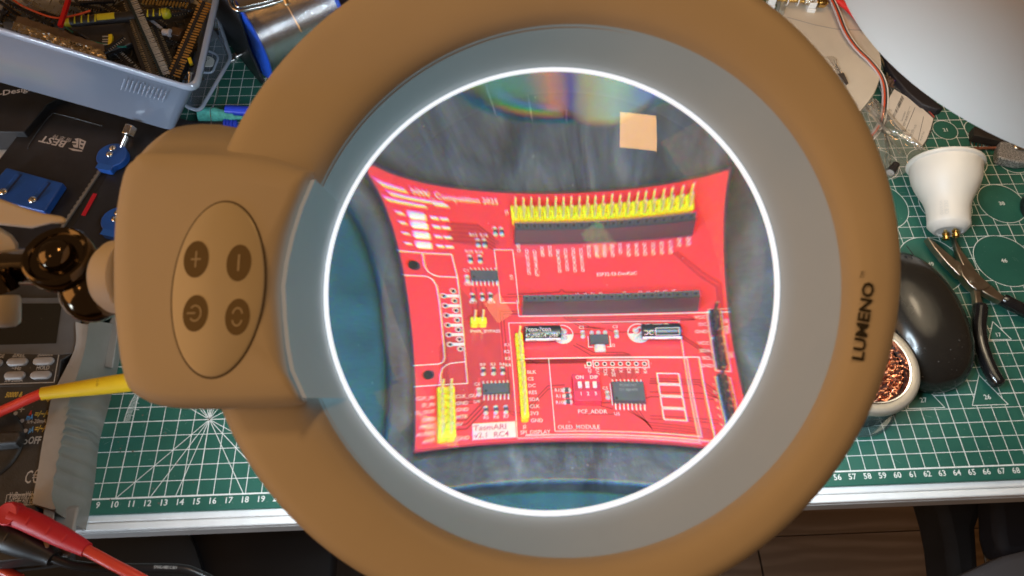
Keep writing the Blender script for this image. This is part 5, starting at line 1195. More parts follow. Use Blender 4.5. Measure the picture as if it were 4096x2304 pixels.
M_redp = mat('red_plug_rubber', (.52, .012, .022), .5, bump=.15, bscale=1200)
plug('banana_plug', 'red angled banana plug with ribbed boot plugged into the multimeter', c1(130, 512), [(*c1(170, 520), 4.5), (*c1(300, 560), 4.5), (*c1(520, 660), 4.4), (*c1(800, 800), 4.3), (*c1(1010, 905), 4.2), (*c1(1120, 965), 4.2)], [.56, .60, .60, .55, .46, .39],
     [(*c1(1090, 955), 4.2), (*c1(1250, 1040), 4.1), (*c1(1450, 1150), 4.0), (*c1(1740, 1300), 3.8), (*c1(2100, 1500), 3.4)], .31, M_redp, mat('red_silicone_lead', (.60, .045, .022), .38), 4.7, (1.6, 2.6, 3.4))
t, O = plug('banana_plug', 'black banana plug with ribbed boot beside the red plug', (-20, 1325), [(-30, 1330, 3.6), (20, 1352, 3.6), (*c1(300, 880), 3.5), (*c1(500, 960), 3.3), (*c1(640, 1030), 3.2), (*c1(700, 1075), 3.2)], [.8, .82, .78, .66, .54, .46],
     [(*c1(690, 1070), 3.2), (*c1(780, 1110), 3.1), (*c1(950, 1160), 2.9), (*c1(1250, 1188), 2.6), (*c1(1700, 1200), 2.3), (*c1(2300, 1205), 2.0), (*c1(2576, 1285), 1.7), (*c1(3000, 1500), 1.0)], .26, mat('black_plug_rubber', (.014, .015, .015), .45, bump=.15, bscale=1200, speck=.25, speck_col=(.08, .08, .08), speck_scale=600), mat('black_cable', (.012, .012, .013), .3), 3.8, (1.4, 2.4))
a, b = at(*c1(1980, 1205), 2.42) - O, at(*c1(2280, 1212), 2.32) - O; d = (b - a).normalized()
part('cable_lettering', MB().text('KMWK-HBB01C-BKV', a, .17, d, Vector((-d.y, d.x, 0)) * .8 + Vector((0, 0, .35)), squash=(b - a).length / (glyphs('KMWK-HBB01C-BKV')[2] * .17 / .69)), M_mtext, t, smooth=0)
rc = [at(*c1(x, y), 1.5) for x, y in ((-200, 1150), (0, 1215), (120, 1270), (260, 1340))]
tag(part('red_cable', MB().tube(spline(rc, 6), .3, 10), mat('red_silicone_lead', (.60, .045, .022), .38), None, smooth=60), 'stretch of red cable crossing the lower left corner', 'cable')
# dark cabinet under the desk edge, with a round-cornered top
cab = thing('drawer_cabinet', 'black drawer cabinet standing below the desk edge at the left', 'cabinet', (-12, -10, -74))
part('cabinet_body', MB().box((0, 0, 24), (62, 44, 48)), mat('cabinet_black', (.010, .010, .011), .35, var=.1), cab, bevel=.6)
part('round_pad', MB().lathe([(16, 48.1), (16, 48.8), (15.4, 49.1), (.001, 49.2)], 64, (4, 4, 0)), mat('cabinet_pad', (.024, .026, .028), .5), cab, smooth=40)
# ================================================================== right side of the desk
def Pr(x, y): return (2107 + .3473 * x, 566 + .3473 * y)        # detail views -> 2576 px frame
def Pb(x, y): return (2075.5 + .3038 * x, 125.8 + .3038 * y)
def Pt(x, y): return (1824 + .1736 * x, .1736 * y)
def P34(x, y): return ((3400 + x / 2.415) / 1.59, (500 + y / 2.415) / 1.59)
def Pc2(x, y): return ((3500 + x / 3.6225) / 1.59, (440 + y / 3.6225) / 1.59)
# ---- second lamp
dm = thing('desk_lamp', 'smooth white dome shaped lamp shade at the upper right, out of focus', 'desk lamp', (64.7, 18.86, 22))
prof = [(12.2, .02), (12.47, 0), (12.49, .12)] + [(12.49 * math.cos(R(a)) ** .8 + .0005, 14 * math.sin(R(a))) for a in range(2, 88, 3)] + [(.001, 14)]
part('shade', MB().lathe(prof, 96), mat('white_enamel', (.58, .56, .53), .5), dm, smooth=70)
part('shade_lining', MB().lathe([(12.2, .02)] + [(12.0 * math.cos(R(a)) ** .8 + .0005, 13.5 * math.sin(R(a))) for a in range(2, 88, 4)] + [(.001, 13.5)], 64), mat('white_lining', (.82, .82, .80), .5), dm, smooth=70)
part('neck', MB().lathe([(1.5, 13.8), (1.4, 15), (.7, 15.3), (.7, 19)], 32), M_chrome, dm, smooth=50)
part('bulb', MB().lathe([(.001, 1.6), (1.6, 1.8), (2.5, 2.6), (2.6, 3.6), (1.6, 5.2), (1.3, 13.4)], 40), mat('lit_bulb', (.9, .9, .85), .4, emit=(1.0, .80, .56), estr=12.0), dm, smooth=70)

# ---- white mat with brass parts
tray = [at(*p, .9) for p in ((1960, -60), (2125, -60), (2140, 20), (2160, 48), (2183, 86), (2212, 129), (2218, 167), (2212, 205), (2196, 242), (2169, 275), (2120, 330), (1980, 330))]
TR = at(2100, 150, 0)
ty = thing('cream_tray', 'cream coloured plastic tray with a rounded corner beside the magnifier', 'tray', TR)
sm = spline([p - TR for p in tray] + [tray[0] - TR], 4)[:-1]
part('tray_plate', MB().loft([[(p.x * .992, p.y * .992, .02) for p in sm], [(p.x, p.y, .2) for p in sm], [(p.x, p.y, .75) for p in sm], [(p.x * .985, p.y * .985, .9) for p in sm]]), mat('cream_plastic', (.62, .56, .47), .4, var=.08, vscale=20, speck=.22, speck_col=(.38, .33, .26), speck_scale=240), ty, smooth=60)
part('tray_groove', MB().tube([at(*Pt(x, y), .92) - TR for x, y in ((900, 250), (1300, 360), (1600, 420), (2000, 440))], .06, 6, flat=.2), mat('grey_smudge', (.40, .37, .34), .6), ty, smooth=60)
bt = thing('brass_tip_holder', 'brass rod held in white plastic clips on the cream tray', 'tip holder', at(*Pt(1000, 20), .9))
BO_ = at(*Pt(1000, 20), .9)
a, b = at(*Pt(560, -20), 1.5) - BO_, at(*Pt(1490, 45), 1.5) - BO_
part('rod', MB().tube([a, b], .16, 14), mat('brass', (.72, .52, .20), .2, metal=1.0), bt, smooth=60)
part('rod_end', MB().lathe([(.2, 0), (.42, .05), (.45, .5), (.36, .72), (.001, .78)], 24, at(*Pt(1345, 40), 1.5) - BO_, b - a, True), mat('brass', (.72, .52, .20), .2, metal=1.0), bt, smooth=50)
for x in (670, 1255):
    c = at(*Pt(x, 20 if x < 1000 else 60), 1.3) - BO_; part('white_clip', MB().box(c, (.72, 1.0 if x > 1000 else .8, 1.0), Matrix.Rotation(-.15, 3, 'Z')), M_white, bt, bevel=.08)
    part('clip_lip', MB().box(c + Vector((-.08, -.6 if x > 1000 else -.5, -.3)), (.74, .14, .5), Matrix.Rotation(-.15, 3, 'Z')), M_white, bt, bevel=.04)
for x in (890, 1045):
    c = at(*Pt(x, 0), 1.5) - BO_; part('white_ring', MB().lathe([(.42, 0), (.52, .0), (.52, .1), (.42, .1), (.42, 0)], 28, c, b - a), M_white, bt, smooth=40)
c = at(*Pt(1215, 0), 1.7) - BO_; kn_ = MB()
part('knurled_knob', MB().lathe([(.001, -.45), (.4, -.42), (.5, -.2), (.5, .2), (.4, .42), (.001, .45)], 28, c, b - a), mat('knurled_steel', (.7, .66, .58), .25, metal=1.0, bump=1.0, bscale=2600), bt, smooth=50)
tag(part('glass_fuse', MB().lathe([(.001, 0), (.3, .02), (.3, 1.3), (.001, 1.32)], 20, at(*Pt(840, 60), 1.2), at(*Pt(800, 240), 1.2) - at(*Pt(840, 60), 1.2)), film_mat('clear_tube', (.9, .9, .86), .3, .06, (.6, .6, .55), .25), None, smooth=40), 'short clear plastic tube lying under the brass rod', 'tube')
# ---- flat cable: four wires
rc = [(1500, -60), (1560, 20), (1640, 200), (1745, 460), (1900, 690), (2095, 885), (2245, 1075), (2310, 1260), (2320, 1470), (2290, 1700), (2200, 1900), (2050, 2060), (1900, 2200)]
zz = [1.5, 1.5, 1.4, 1.3, 1.2, 1.1, .9, .6, .45, .35, .35, .35, .35]
RO = at(*Pt(1900, 690), 1.1)
rbn = thing('servo_cable', 'flat cable of white, black, red and grey wires across the cream tray', 'cable', RO)
cl = spline([at(*Pt(x, y), z) for (x, y), z in zip(rc, zz)], 6)
for k, col in enumerate(((.78, .76, .74), (.05, .05, .05), (.62, .08, .03), (.50, .45, .48))):
    pts = []
    for i, p in enumerate(cl):
        t = (cl[min(i + 1, len(cl) - 1)] - cl[max(i - 1, 0)]); t.z = 0; t.normalize(); n = Vector((-t.y, t.x, 0))
        pts.append(p + n * (.22 - .145 * k) + Vector((0, 0, (.0, .03, .03, .0)[k])) - RO)
    part('wire', MB().tube(pts, .085, 8), mat('cable_%d_wire' % k, col, .4), rbn, smooth=60, label=('white wire', 'black wire', 'red wire', 'grey wire')[k])
rr_ = [at(*Pt(x, y), 1.5) for x, y in ((1500, -120), (1640, 10), (1760, 100), (1900, 240), (2050, 400))]
tag(part('red_cable', MB().tube(spline(rr_, 6), .3, 12), mat('bright_red_cable', (.70, .03, .03), .4), None, smooth=60), 'thick bright red cable disappearing under the white lamp shade', 'cable')
pv = [at(*Pt(x, y), .5) for x, y in ((2200, 640), (2290, 780), (2380, 920), (2430, 1040), (2460, 1180))]
tag(part('purple_wire', MB().tube(spline(pv, 6), .1, 8), mat('purple_insulation', (.11, .03, .32), .4), None, smooth=60), 'purple wire beside the cream tray', 'wire')
gv = [at(*Pt(x, y), .3) for x, y in ((2255, 830), (2310, 950), (2350, 1060), (2330, 1160))]
tag(part('olive_wire', MB().tube(spline(gv, 6), .09, 8), mat('olive_insulation', (.17, .13, .07), .4), None, smooth=60), 'olive brown wire between the flat cable and the purple wire', 'wire')
sb_ = at(*Pt(2400, 1190), .5)
tag(part('sensor_coil', crumple([at(*Pt(x, y), .35) for x, y in ((2340, 1120), (2450, 1110), (2440, 1260), (2340, 1270))], 7, 7, .2, 21, 0), mat('brown_coil', (.14, .08, .05), .5, var=.6, vscale=400), None, smooth=0), 'small brown tangled coil at the end of the purple wire', 'coil')
dk = [at(*Pt(x, y), .0) for x, y in ((2190, 560), (2560, 980), (3100, 1500), (3250, 1300), (2400, 500))]
tag(part('dark_pouch', MB().prism([(p.x, p.y) for p in [at(x, y, .8) for x, y in ((2225, 120), (2300, 212), (2375, 272), (2360, 276), (2320, 262), (2285, 232), (2252, 195), (2232, 165))]], .02, .8), mat('dark_pouch_cloth', (.014, .012, .016), .6), None, bevel=.1), 'dark cloth pouch lying in the shade of the lamp', 'pouch')
# ---- label bag
bg1 = thing('parts_bag', 'clear zip bag with a red zip line and a white barcode label', 'bag', at(2300, 280, .1))
GO = at(2300, 280, .1)
def gp_(pts, z): return [at(*Pb(x, y), z) - GO for x, y in pts]
bagp = gp_(((590, 235), (905, 560), (880, 680), (800, 830), (470, 520), (520, 320)), .25)
part('film', MB().loft([[(p.x, p.y, .05) for p in bagp], [(p.x, p.y, .22) for p in bagp]], True, True), film_mat('bag_film', (.86, .86, .86), .4, .1, (.45, .45, .45), .12, bump=.5, bscale=300), bg1, smooth=20)
lbp = gp_(((570, 330), (640, 372), (740, 425), (820, 505), (893, 572), (872, 650), (838, 740), (800, 800), (700, 740), (600, 640), (490, 500), (530, 400)), .3)
lb_ = part('barcode_label', MB().loft([[(p.x, p.y, .235) for p in lbp], [(p.x, p.y, .27) for p in lbp]]), mat('paper_label', (.66, .60, .53), .6, var=.06, vscale=60, bump=.2, bscale=80), bg1, smooth=0)
pr = MB()
def bar(a, b, w):
    p, q = [v for v in gp_((a, b), .275)]; pr.strip2([(p.x, p.y), (q.x, q.y)], w, .274)
rb_ = random.Random(5); 
for k in range(15):
    t = k / 14; x0, y0 = 605 + t * 36 - 70 * 0, 375 + t * 48; 
for k in range(17):
    t = k / 16; ax_, ay_ = 560 - 2 + (632 - 560) * (1 - t) , 545 - (545 - 385) * (1 - t)
    bar((ax_ - 2, ay_ + 0), (ax_ + 16 - 6 * t, ay_ + 30), rb_.choice((.03, .05, .08)))
bar((740, 482), (655, 690), .045); bar((812, 556), (765, 760), .04); bar((700, 470), (640, 640), .02)
part('label_print', pr, M_black, lb_, smooth=0)
lt = MB()
for k, (s, x, y, l, c) in enumerate((('ADD 1-channel 3.6-DC', 655, 640, 0, .20), ('Pakning maximum', 635, 600, 0, .17), ('70', 545, 520, 0, .26), ('DC 5V/24V 1A/10A', 720, 720, 0, .17), ('0.5', 695, 680, 0, .17), ('to relay module', 700, 730, 0, .15), ('min. order: 10 pcs', 790, 760, 0, .15))):
    p, q = gp_(((x, y), (x + 34, y - 90)), .275); d = (q - p).normalized()
    lt.text(s, (p.x, p.y, .275), c, d, Vector((-d.y, d.x, 0)), squash=.72)
part('label_lettering', lt, mat('label_ink', (.12, .11, .10), .6), lb_, smooth=0)
zl = [p for p in gp_(((578, 255), (640, 290), (690, 328), (745, 380), (800, 450), (860, 510), (905, 558)), .27)]
part('zip_line', MB().tube(spline(zl, 4), .07, 8), mat('red_zip', (.40, .05, .03), .4), bg1, smooth=60)
# ---- crumpled clear bag
bg2 = thing('crumpled_bag', 'crumpled shiny clear plastic bag with small components in it', 'bag', at(2230, 320, .1))
G2 = at(2230, 320, .1)
def crumple_poly(poly, z, n, amp, seed):
    rr = random.Random(seed); P_ = [Vector((p.x, p.y, 0)) for p in poly]; cx = sum(P_, Vector()) / len(P_)
    vs, fs = [], []; ring = rpoly(P_, .2, 2); m = len(ring); dens_ = []
    for i in range(m):
        for k in range(4): dens_.append(ring[i].lerp(ring[(i + 1) % m], k / 4))
    m = len(dens_)
    for j in range(n):
        t = j / (n - 1)
        for v in dens_:
            p = v.lerp(cx, t * .995); e = min(1, 3 * t + .12)
            vs.append((p.x + rr.gauss(0, .035) * e, p.y + rr.gauss(0, .035) * e, z + .08 + abs(rr.gauss(0, amp * .6)) * e + .5 * amp * math.sin(p.x * 2.1 + p.y) * e))
    for j in range(n - 1):
        for i in range(m): fs.append((j * m + i, j * m + (i + 1) % m, (j + 1) * m + (i + 1) % m, (j + 1) * m + i))
    return MB().add(vs, fs)
cp_ = [at(*Pb(x, y), .5) - G2 for x, y in ((170, 270), (300, 290), (400, 400), (530, 510), (690, 690), (880, 858), (700, 1000), (560, 1080), (500, 1050), (400, 720), (250, 420))]
part('film', crumple_poly(cp_, .35, 8, .18, 8), film_mat('shiny_film', (.97, .96, .94), .4, .1, (.88, .82, .72), .16, bump=1.0, bscale=160), bg2, smooth=50)
st_ = [at(*Pb(x, y), .9) - G2 for x, y in ((0, 60), (70, 60), (130, 170), (190, 285), (150, 290), (80, 180))]
part('film_strip', crumple_poly(st_, .85, 5, .1, 13), film_mat('shiny_film', (.97, .96, .94), .4, .1, (.88, .82, .72), .16, bump=1.0, bscale=160), bg2, smooth=25)
tg = [at(*Pb(x, y), 1.15) - G2 for x, y in ((103, 205), (150, 196), (190, 285), (172, 298))]
part('dark_tag', MB().prism([(p.x, p.y) for p in tg], 1.12, 1.17), mat('dark_tag', (.06, .05, .045), .5), bg2, smooth=0)
c = at(*Pb(540, 1015), .5) - G2; c1__ = at(*Pb(590, 945), .5) - G2
part('component', MB().lathe([(.001, 0), (.36, 0), (.38, .1), (.36, .5), (.3, .55), (.3, 1.1), (.1, 1.12)], 22, c, c1__ - c, False, True), mat('dark_component', (.03, .025, .024), .35), bg2, smooth=40)
part('component_disc', MB().lathe([(.3, 0), (.001, .01)], 22, c - (c1__ - c).normalized() * .01, c - c1__), mat('grey_disc', (.35, .32, .30), .4), bg2, smooth=40)
for k in range(3):
    p, q = [at(*Pb(x, y), .3) - G2 for x, y in ((340 + k * 30, 480 + k * 35), (430 - k * 5, 425 + k * 45))]
    part('header_strip', MB().tube([p, q], .16, 4), M_blkp, bg2, smooth=0)
    for t in range(7):
        o = p.lerp(q, (t + .5) / 7); part('pin', MB().box(o + Vector((0, 0, .15)), (.05, .5, .04), Matrix.Rotation(.5, 3, 'Z')), M_silver, bg2, smooth=0)
# ---- GU10 spot bulb
c0_ = Vector((69.75, 23.1, 2.75)); c1_ = Vector((68.75, 17.3, 1.55)); d = c1_ - c0_; L = d.length
bl = thing('spot_bulb', 'white reflector spot bulb lying on the cutting mat', 'light bulb', (69.4, 20.5, 0))
bo_ = Vector((69.4, 20.5, 0))
part('housing', MB().lathe([(.001, .06), (2.3, .05), (2.6, .0), (2.74, .08), (2.76, .2), (2.70, .30), (2.58, .34), (2.54, .38), (2.53, .9), (2.44, 1.5), (2.25, 2.1), (1.98, 2.7), (1.73, 3.2), (1.58, 3.7), (1.50, 4.2), (1.47, 4.9), (1.49, 5.35), (1.42, 5.45), (1.12, 5.82), (.95, 5.86), (.9, 5.75), (.001, 5.75)], 64, c0_ - bo_, d), mat('white_bulb_plastic', (.66, .62, .57), .45), bl, smooth=40)
gn = d.normalized(); gx = gn.cross(Vector((0, 0, 1))).normalized()
for s in (-.22, .26):
    part('contact_pin', MB().lathe([(.13, 0), (.13, .25), (.24, .27), (.24, .42), (.14, .44), (.14, .55), (.25, .57), (.25, .8), (.1, .84)], 18, c0_ + d * (5.7 / L) + gx * s + Vector((0, 0, .2 - s)) - bo_, d, False, True), mat('brass', (.72, .52, .20), .2, metal=1.0), bl, smooth=40)
bn = gn; 
def onb(a, b): 
    th = .5 + b / 1.6; r_ = 1.555 - .03 * (a / 1.0)
    base = c0_ + gn * (3.75 + a) ; up_ = gx.cross(gn); 
    if up_.z < 0: up_ = -up_
    return base + (-gx * math.sin(-th) + up_ * math.cos(th)) * r_ - bo_
bxm = MB().text('5W', (0, 0, 0), .3, warp=lambda a, b: onb(a * .0 + .1 + b * -.0 - 0 + (-b) + .3, a - .2))
part('bulb_lettering', MB().text('CE 230V', (0, 0, 0), .26, warp=lambda a, b: onb(1.3 - a, b)).text('GU10 5W', (0, 0, 0), .2, warp=lambda a, b: onb(1.3 - a, b + .38)), mat('faint_grey_print', (.55, .54, .52), .5), bl, smooth=0)
# ---- brown wire, chip, small bag, knob
bw = [at(*Pc2(x, y), .28) for x, y in ((600, 760), (720, 715), (900, 682), (1100, 630), (1300, 585), (1500, 558), (1700, 550), (1900, 545))]
tag(part('brown_wire', MB().tube(spline(bw, 6), .13, 10), mat('brown_insulation', (.20, .075, .045), .45), None, smooth=60), 'brown wire running from the crumpled bag to the small grey packet', 'wire')
A_, B__ = at(*Pc2(1395, 345), .5), at(*Pc2(1900, 465), .5); d = B__ - A_; L = d.length; d.normalize()
icx = thing('pin_socket', 'black dual row pin socket with brown pins, lying near the edge of the lamp shade', 'socket', A_ - Vector((0, 0, .5)), Matrix.Rotation(math.atan2(d.y, d.x), 3, 'Z'))
part('socket_body', MB().box((L / 2, 0, .5), (L, 1.0, .8)), mat('black_socket_rough', (.018, .014, .012), .6, bump=.5, bscale=600), icx, bevel=.04)
cpm = MB().box((0, 0, 0), (.07, .45, .05)).mesh('pin', 0); cpm.materials.append(mat('copper_pins', (.45, .25, .14), .35, metal=1.0))
for k in range(int(L / .3)):
    o = part('pin', cpm, None, icx); o.location = Vector((.15 + k * .3, -.65, .12)) * U
gbx = [at(*Pc2(x, y), .9) for x, y in ((1820, 430), (2300, 430), (2300, 740), (2110, 765), (1800, 690), (1785, 600))]
tag(part('sparkling_packet', MB().prism([(p.x, p.y) for p in rpoly(gbx, .4)], .02, .9), mat('grey_sparkle', (.30, .30, .30), .35, var=.8, vscale=900, bump=1.0, bscale=900, metal=.3), None, bevel=.15, seg=3), 'small grey packet of glittering filings at the right edge', 'packet')
cn = [at(*Pc2(x, y), 1.0) for x, y in ((2000, 455), (2300, 455), (2300, 590), (2030, 560))]
tag(part('chrome_buckle', MB().tube(rpoly(cn, .3) + [rpoly(cn, .3)[0]], .14, 8), M_steel, None, smooth=60), 'chrome buckle lying on the glittering packet', 'buckle')
cc = at(2582, 770, .6); 
tag(part('black_disc', MB().lathe([(1.9, -.58), (2.0, -.4), (2.0, .2), (1.8, .35), (.001, .38)], 48, at(2640, 525, .6)), M_blkm, None, smooth=40), 'black disc cut off by the right edge of the picture', 'disc')
# ---- mouse
ms = thing('computer_mouse', 'black computer mouse with a dusty rounded back', 'mouse', (64.0, 10.6, 0))
axm = R(6)
def mouse_pt(u, v, k=1.0):
    """u: angle round, v: 0 rim .. 1 top"""
    a = u; ca, sa = math.cos(a), math.sin(a)
    rx = 3.35 if sa < 0 else 3.35 - .55 * sa * sa; ry = 5.6
    e = 2.5; den = (abs(ca) ** e + abs(sa) ** e) ** (1 / e)
    r = math.cos(v * math.pi / 2) ** .75; z = .35 + 3.35 * math.sin(v * math.pi / 2) ** .9 
    x, y = rx * ca / den * r, ry * sa / den * r
    z -= .045 * max(0, y) ** 1.6 * (v) 
    xr = x * math.cos(axm) - y * math.sin(axm); yr = x * math.sin(axm) + y * math.cos(axm)
    return Vector((xr * k, yr * k, z))
lo_m = [[(p.x * .94, p.y * .95, .02) for p in (mouse_pt(2 * math.pi * i / 72, 0) for i in range(72))]] + [[mouse_pt(2 * math.pi * i / 72, v) for i in range(72)] for v in (0, .06, .12, .2, .3, .4, .5, .6, .7, .8, .88, .94, .985)]
mbod = part('mouse_shell', MB().loft(lo_m), mat('mouse_black', (.016, .0135, .011), .2, var=.15, vscale=40, bump=.03, bscale=1500, speck=.27, speck_col=(.16, .15, .14), speck_scale=520), ms, smooth=80)
def on_shell(px, py, lift=.02):
    # drop a point of the photograph onto the shell
    o = CAM - Vector((64.0, 10.6, 0)); dd = ray_dir(px, py)
    best = None
    for s in range(0, 260):
        t = 42 + s * .06; p = o + dd.normalized() * t
        xr = p.x * math.cos(-axm) - p.y * math.sin(-axm); yr = p.x * math.sin(-axm) + p.y * math.cos(-axm)
        rx = 3.35 if yr < 0 else 3.35 - .55 * (yr / 5.6) ** 2
        q = (abs(xr / rx) ** 2.5 + abs(yr / 5.6) ** 2.5) ** (1 / 2.5)
        if q < 1:
            v = math.acos(min(1, q ** (1 / .75))) / (math.pi / 2); z = .35 + 3.35 * math.sin(v * math.pi / 2) ** .9 - .045 * max(0, yr) ** 1.6 * v
            if p.z <= z + lift: return p
    return at(px, py, 2.5) - Vector((64.0, 10.6, 0))
for nme, pts, w in (('button_seam', ((560, 345), (600, 450), (650, 545), (690, 568), (715, 560), (722, 530), (690, 440), (640, 340)), .03), ('button_seam', ((500, 150), (530, 190), (552, 220)), .03), ('button_seam', ((462, 215), (552, 218)), .03)):
    part(nme, MB().tube(spline([on_shell(*Pr(*p)) for p in pts], 5), w, 6), mat('seam_black', (.004, .004, .004), .5), ms, smooth=60)
part('wheel_cover', MB().loft([[on_shell(*Pr(x, y), l) for x, y in ((540, 255), (600, 250), (612, 335), (552, 340))] for l in (.02, .16)]), mat('glossy_black', (.03, .028, .026), .15), ms, bevel=.04)
part('scroll_wheel', MB().lathe([(.3, -.2), (.42, -.18), (.45, 0), (.42, .18), (.3, .2)], 24, on_shell(*Pr(505, 262)), (.98, .2, 0), True, True), M_blkp, ms, smooth=40)
# ---- needle nose pliers
pz = .75; PL = at(*Pr(980, 400), 0)
pr_ = thing('pliers', 'long nosed pliers with black dipped handles, lying open on the mat', 'pliers', PL)
M_plier = mat('plier_steel', (.42, .36, .30), .3, metal=1.0, var=.2, vscale=60)
def pp(pts, z0, z1, name, m=M_plier, bev=.06):
    P_ = [at(*Pr(x, y), z1) - PL for x, y in pts]
    return part(name, MB().prism([(p.x, p.y) for p in P_], z0, z1), m, pr_, bevel=bev, seg=2)
pp(((648, 86), (662, 92), (705, 122), (790, 195), (850, 245), (895, 275), (930, 330), (905, 372), (880, 362), (840, 318), (780, 258), (700, 160)), .25, .85, 'jaw')
pp(((838, 55), (850, 60), (866, 120), (900, 185), (950, 250), (992, 310), (1000, 335), (930, 330), (905, 280), (868, 200), (848, 120)), .2, .65, 'jaw')
pp(((880, 285), (930, 290), (960, 320), (1000, 330), (1060, 390), (1115, 440), (1060, 470), (1010, 470), (960, 430), (905, 365)), .3, 1.0, 'joint')
part('rivet', MB().lathe([(.32, .98), (.32, 1.06), (.001, 1.09)], 24, (at(*Pr(985, 395), 1.0) - PL) * 1.0 - Vector((0, 0, 1.0))), M_plier, pr_, smooth=40)
pp(((1040, 440), (1110, 430), (1150, 470), (1215, 525), (1190, 555), (1120, 520), (1050, 480)), .3, .85, 'handle_shank'); pp(((985, 440), (1040, 465), (1040, 520), (1065, 590), (1002, 592), (1000, 540)), .3, .85, 'handle_shank')
M_dip2 = mat('black_dipped_grip', (.010, .010, .011), .16, coat=.4)
g1_ = [at(*Pr(x, y), .7) - PL for x, y in ((1033, 585), (1030, 640), (1022, 720), (1026, 800), (1042, 880), (1075, 980), (1120, 1080), (1165, 1150), (1180, 1172))]
part('handle_grip', MB().tube(spline(g1_, 4), [.46] + [.52] * 14 + [.50] * 14 + [.4, .3, .18, .02], 18), M_dip2, pr_, smooth=60)
g2_ = [at(*Pr(x, y), .7) - PL for x, y in ((1190, 535), (1260, 575), (1340, 615), (1430, 660), (1560, 760), (1700, 900))]
part('handle_grip', MB().tube(spline(g2_, 4), [.42] + [.5] * 20, 18), M_dip2, pr_, smooth=60)
# ---- tip cleaner tin
tn = thing('tip_cleaner', 'round metal tin filled with copper wool for cleaning soldering tips', 'tip cleaner', (58.6, 6.26, 0))
M_alu = mat('brushed_lid', (.42, .37, .30), .48, metal=.6, var=.08, vscale=120, bump=.25, bscale=900)
part('tin_body', MB().lathe([(3.25, .02), (3.38, .2), (3.38, 2.5)], 72), mat('tin_dark', (.16, .18, .20), .25, metal=.8), tn, smooth=50)
part('lid_rim', MB().lathe([(3.4, 2.45), (3.48, 2.5), (3.45, 2.85), (3.38, 2.98), (3.30, 3.02), (2.88, 3.03), (2.84, 3.0)], 96), M_alu, tn, smooth=40)
part('inner_ring', MB().lathe([(2.84, 3.0), (2.78, 3.07), (2.70, 3.05), (2.66, 2.9), (2.60, 2.4)], 96, (0, 0, 0)), mat('bright_ring', (.75, .76, .78), .15, metal=1.0), tn, smooth=50)
part('tin_floor', MB().disc((0, 0), 2.65, 2.1, 48), mat('dark_copper_floor', (.10, .03, .02), .6), tn, smooth=0)
wl = MB(); rw = random.Random(3)
for k in range(520):
    r = 2.5 * math.sqrt(rw.random()); a = rw.uniform(0, 6.283); x, y = r * math.cos(a), r * math.sin(a); th = rw.gauss(.25, .5); z = 2.35 + rw.random() * .5 * (1 - (r / 2.7) ** 2 * .4)
    l = rw.uniform(.3, .9); n = 6; pts = []
    for t in range(n):
        s = (t / (n - 1) - .5) * l; c_ = rw.uniform(-.06, .06)
        pts.append((x + s * math.cos(th) - c_ * math.sin(th) , y + s * math.sin(th) + c_ * math.cos(th), z + .1 * math.cos(s * 5) + rw.uniform(-.02, .02)))
    pts = [p for p in pts if p[0] ** 2 + p[1] ** 2 < 6.6]
    if len(pts) > 2: wl.tube(pts, .04, 3, False, flat=.35)
part('copper_wool', wl, mat('copper_wool', (.80, .33, .20), .22, metal=1.0, var=.3, vscale=300), tn, smooth=0, kind='stuff')
tag(part('glass_dish', MB().lathe([(.001, .02), (2.8, .03), (3.0, .1), (3.05, .3), (2.98, .33), (2.9, .12), (.001, .06)], 64, (58.4, 5.2, 0)), film_mat('dish_clear', (.82, .88, .88), .35, .05, (.5, .6, .6), .06), None, smooth=50), 'shallow clear dish under the tip cleaner tin', 'dish')
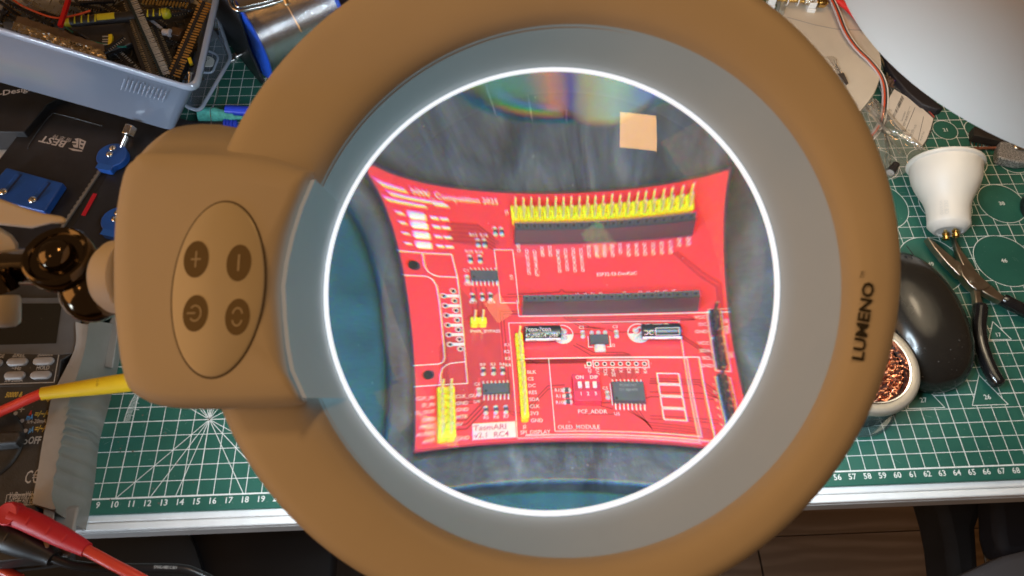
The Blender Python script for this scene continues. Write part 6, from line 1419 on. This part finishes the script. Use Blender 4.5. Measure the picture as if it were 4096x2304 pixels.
# ---- chair below the desk
ch = thing('office_chair', 'dark office chair with a grey armrest below the desk edge', 'chair', (100, -6, -74))
M_cloth = mat('black_chair_cloth', (.014, .015, .018), .8, bump=.4, bscale=500, var=.3, vscale=20)
CO = Vector((100, -6, -74))
def chp(pts, z): return [at(x, y, z) - CO for x, y in pts]
part('seat', MB().loft([[(p.x, p.y, p.z - 6) for p in chp(((2335, 1180), (2372, 1300), (2385, 1360), (2415, 1600), (2480, 1600), (2462, 1330), (2476, 1290), (2560, 1250), (2750, 1180)), -34)], [tuple(p) for p in chp(((2335, 1180), (2372, 1300), (2385, 1360), (2415, 1600), (2480, 1600), (2462, 1330), (2476, 1290), (2560, 1250), (2750, 1180)), -34)]]), M_cloth, ch, bevel=1.0)
part('back_cushion', MB().loft([[tuple(p + Vector((0, 0, q))) for p in chp(((2500, 1210), (2560, 1190), (2760, 1190), (2760, 1420), (2600, 1400), (2525, 1400), (2508, 1340)), -30)] for q in (-4, 0)]), mat('blue_black_cloth', (.010, .012, .020), .7, bump=.4, bscale=500), ch, bevel=1.0)
part('armrest', MB().loft([[tuple(p + Vector((0, 0, q))) for p in chp(((2405, 1455), (2470, 1425), (2528, 1398), (2600, 1380), (2700, 1370), (2700, 1600), (2405, 1600)), -24)] for q in (-2.5, 0)]), mat('grey_armrest', (.16, .165, .18), .5), ch, bevel=.5)
part('wooden_post', MB().loft([[tuple(p) for p in chp(((2462, 1325), (2500, 1325), (2516, 1420), (2480, 1440)), z)] for z in (-46, -38)]), mat('orange_wood', (.24, .12, .045), .5, var=.2, vscale=10), ch, bevel=.3)
# ---- pale blue tray beside the pad, only seen through the lens
fp = thing('teal_mat_cover', 'dark teal cover cloth added over the mat grid under the black pad, showing along its near edge', 'cloth', (40, 12, 0))
part('cloth', MB().prism(rrect(-11.5, -8.2, 9, 6.5, .8), .018, .09), mat('dark_teal_cover', (.012, .055, .075), .9, var=.3, vscale=90, bump=.5, bscale=900), fp, smooth=0)  # added sheet, stands in for the dark plain mat below the pad
pb = thing('pale_blue_box', 'pale blue plastic box seen blurred at the left edge of the lens', 'plastic box', (30.0, 12.6, 0))
part('box_top', MB().prism(rrect(-2.2, -2.9, 1.75, 2.8, .5), .1, .8), mat('pale_blue_plastic', (.14, .24, .31), .4), pb, bevel=.15, seg=3)
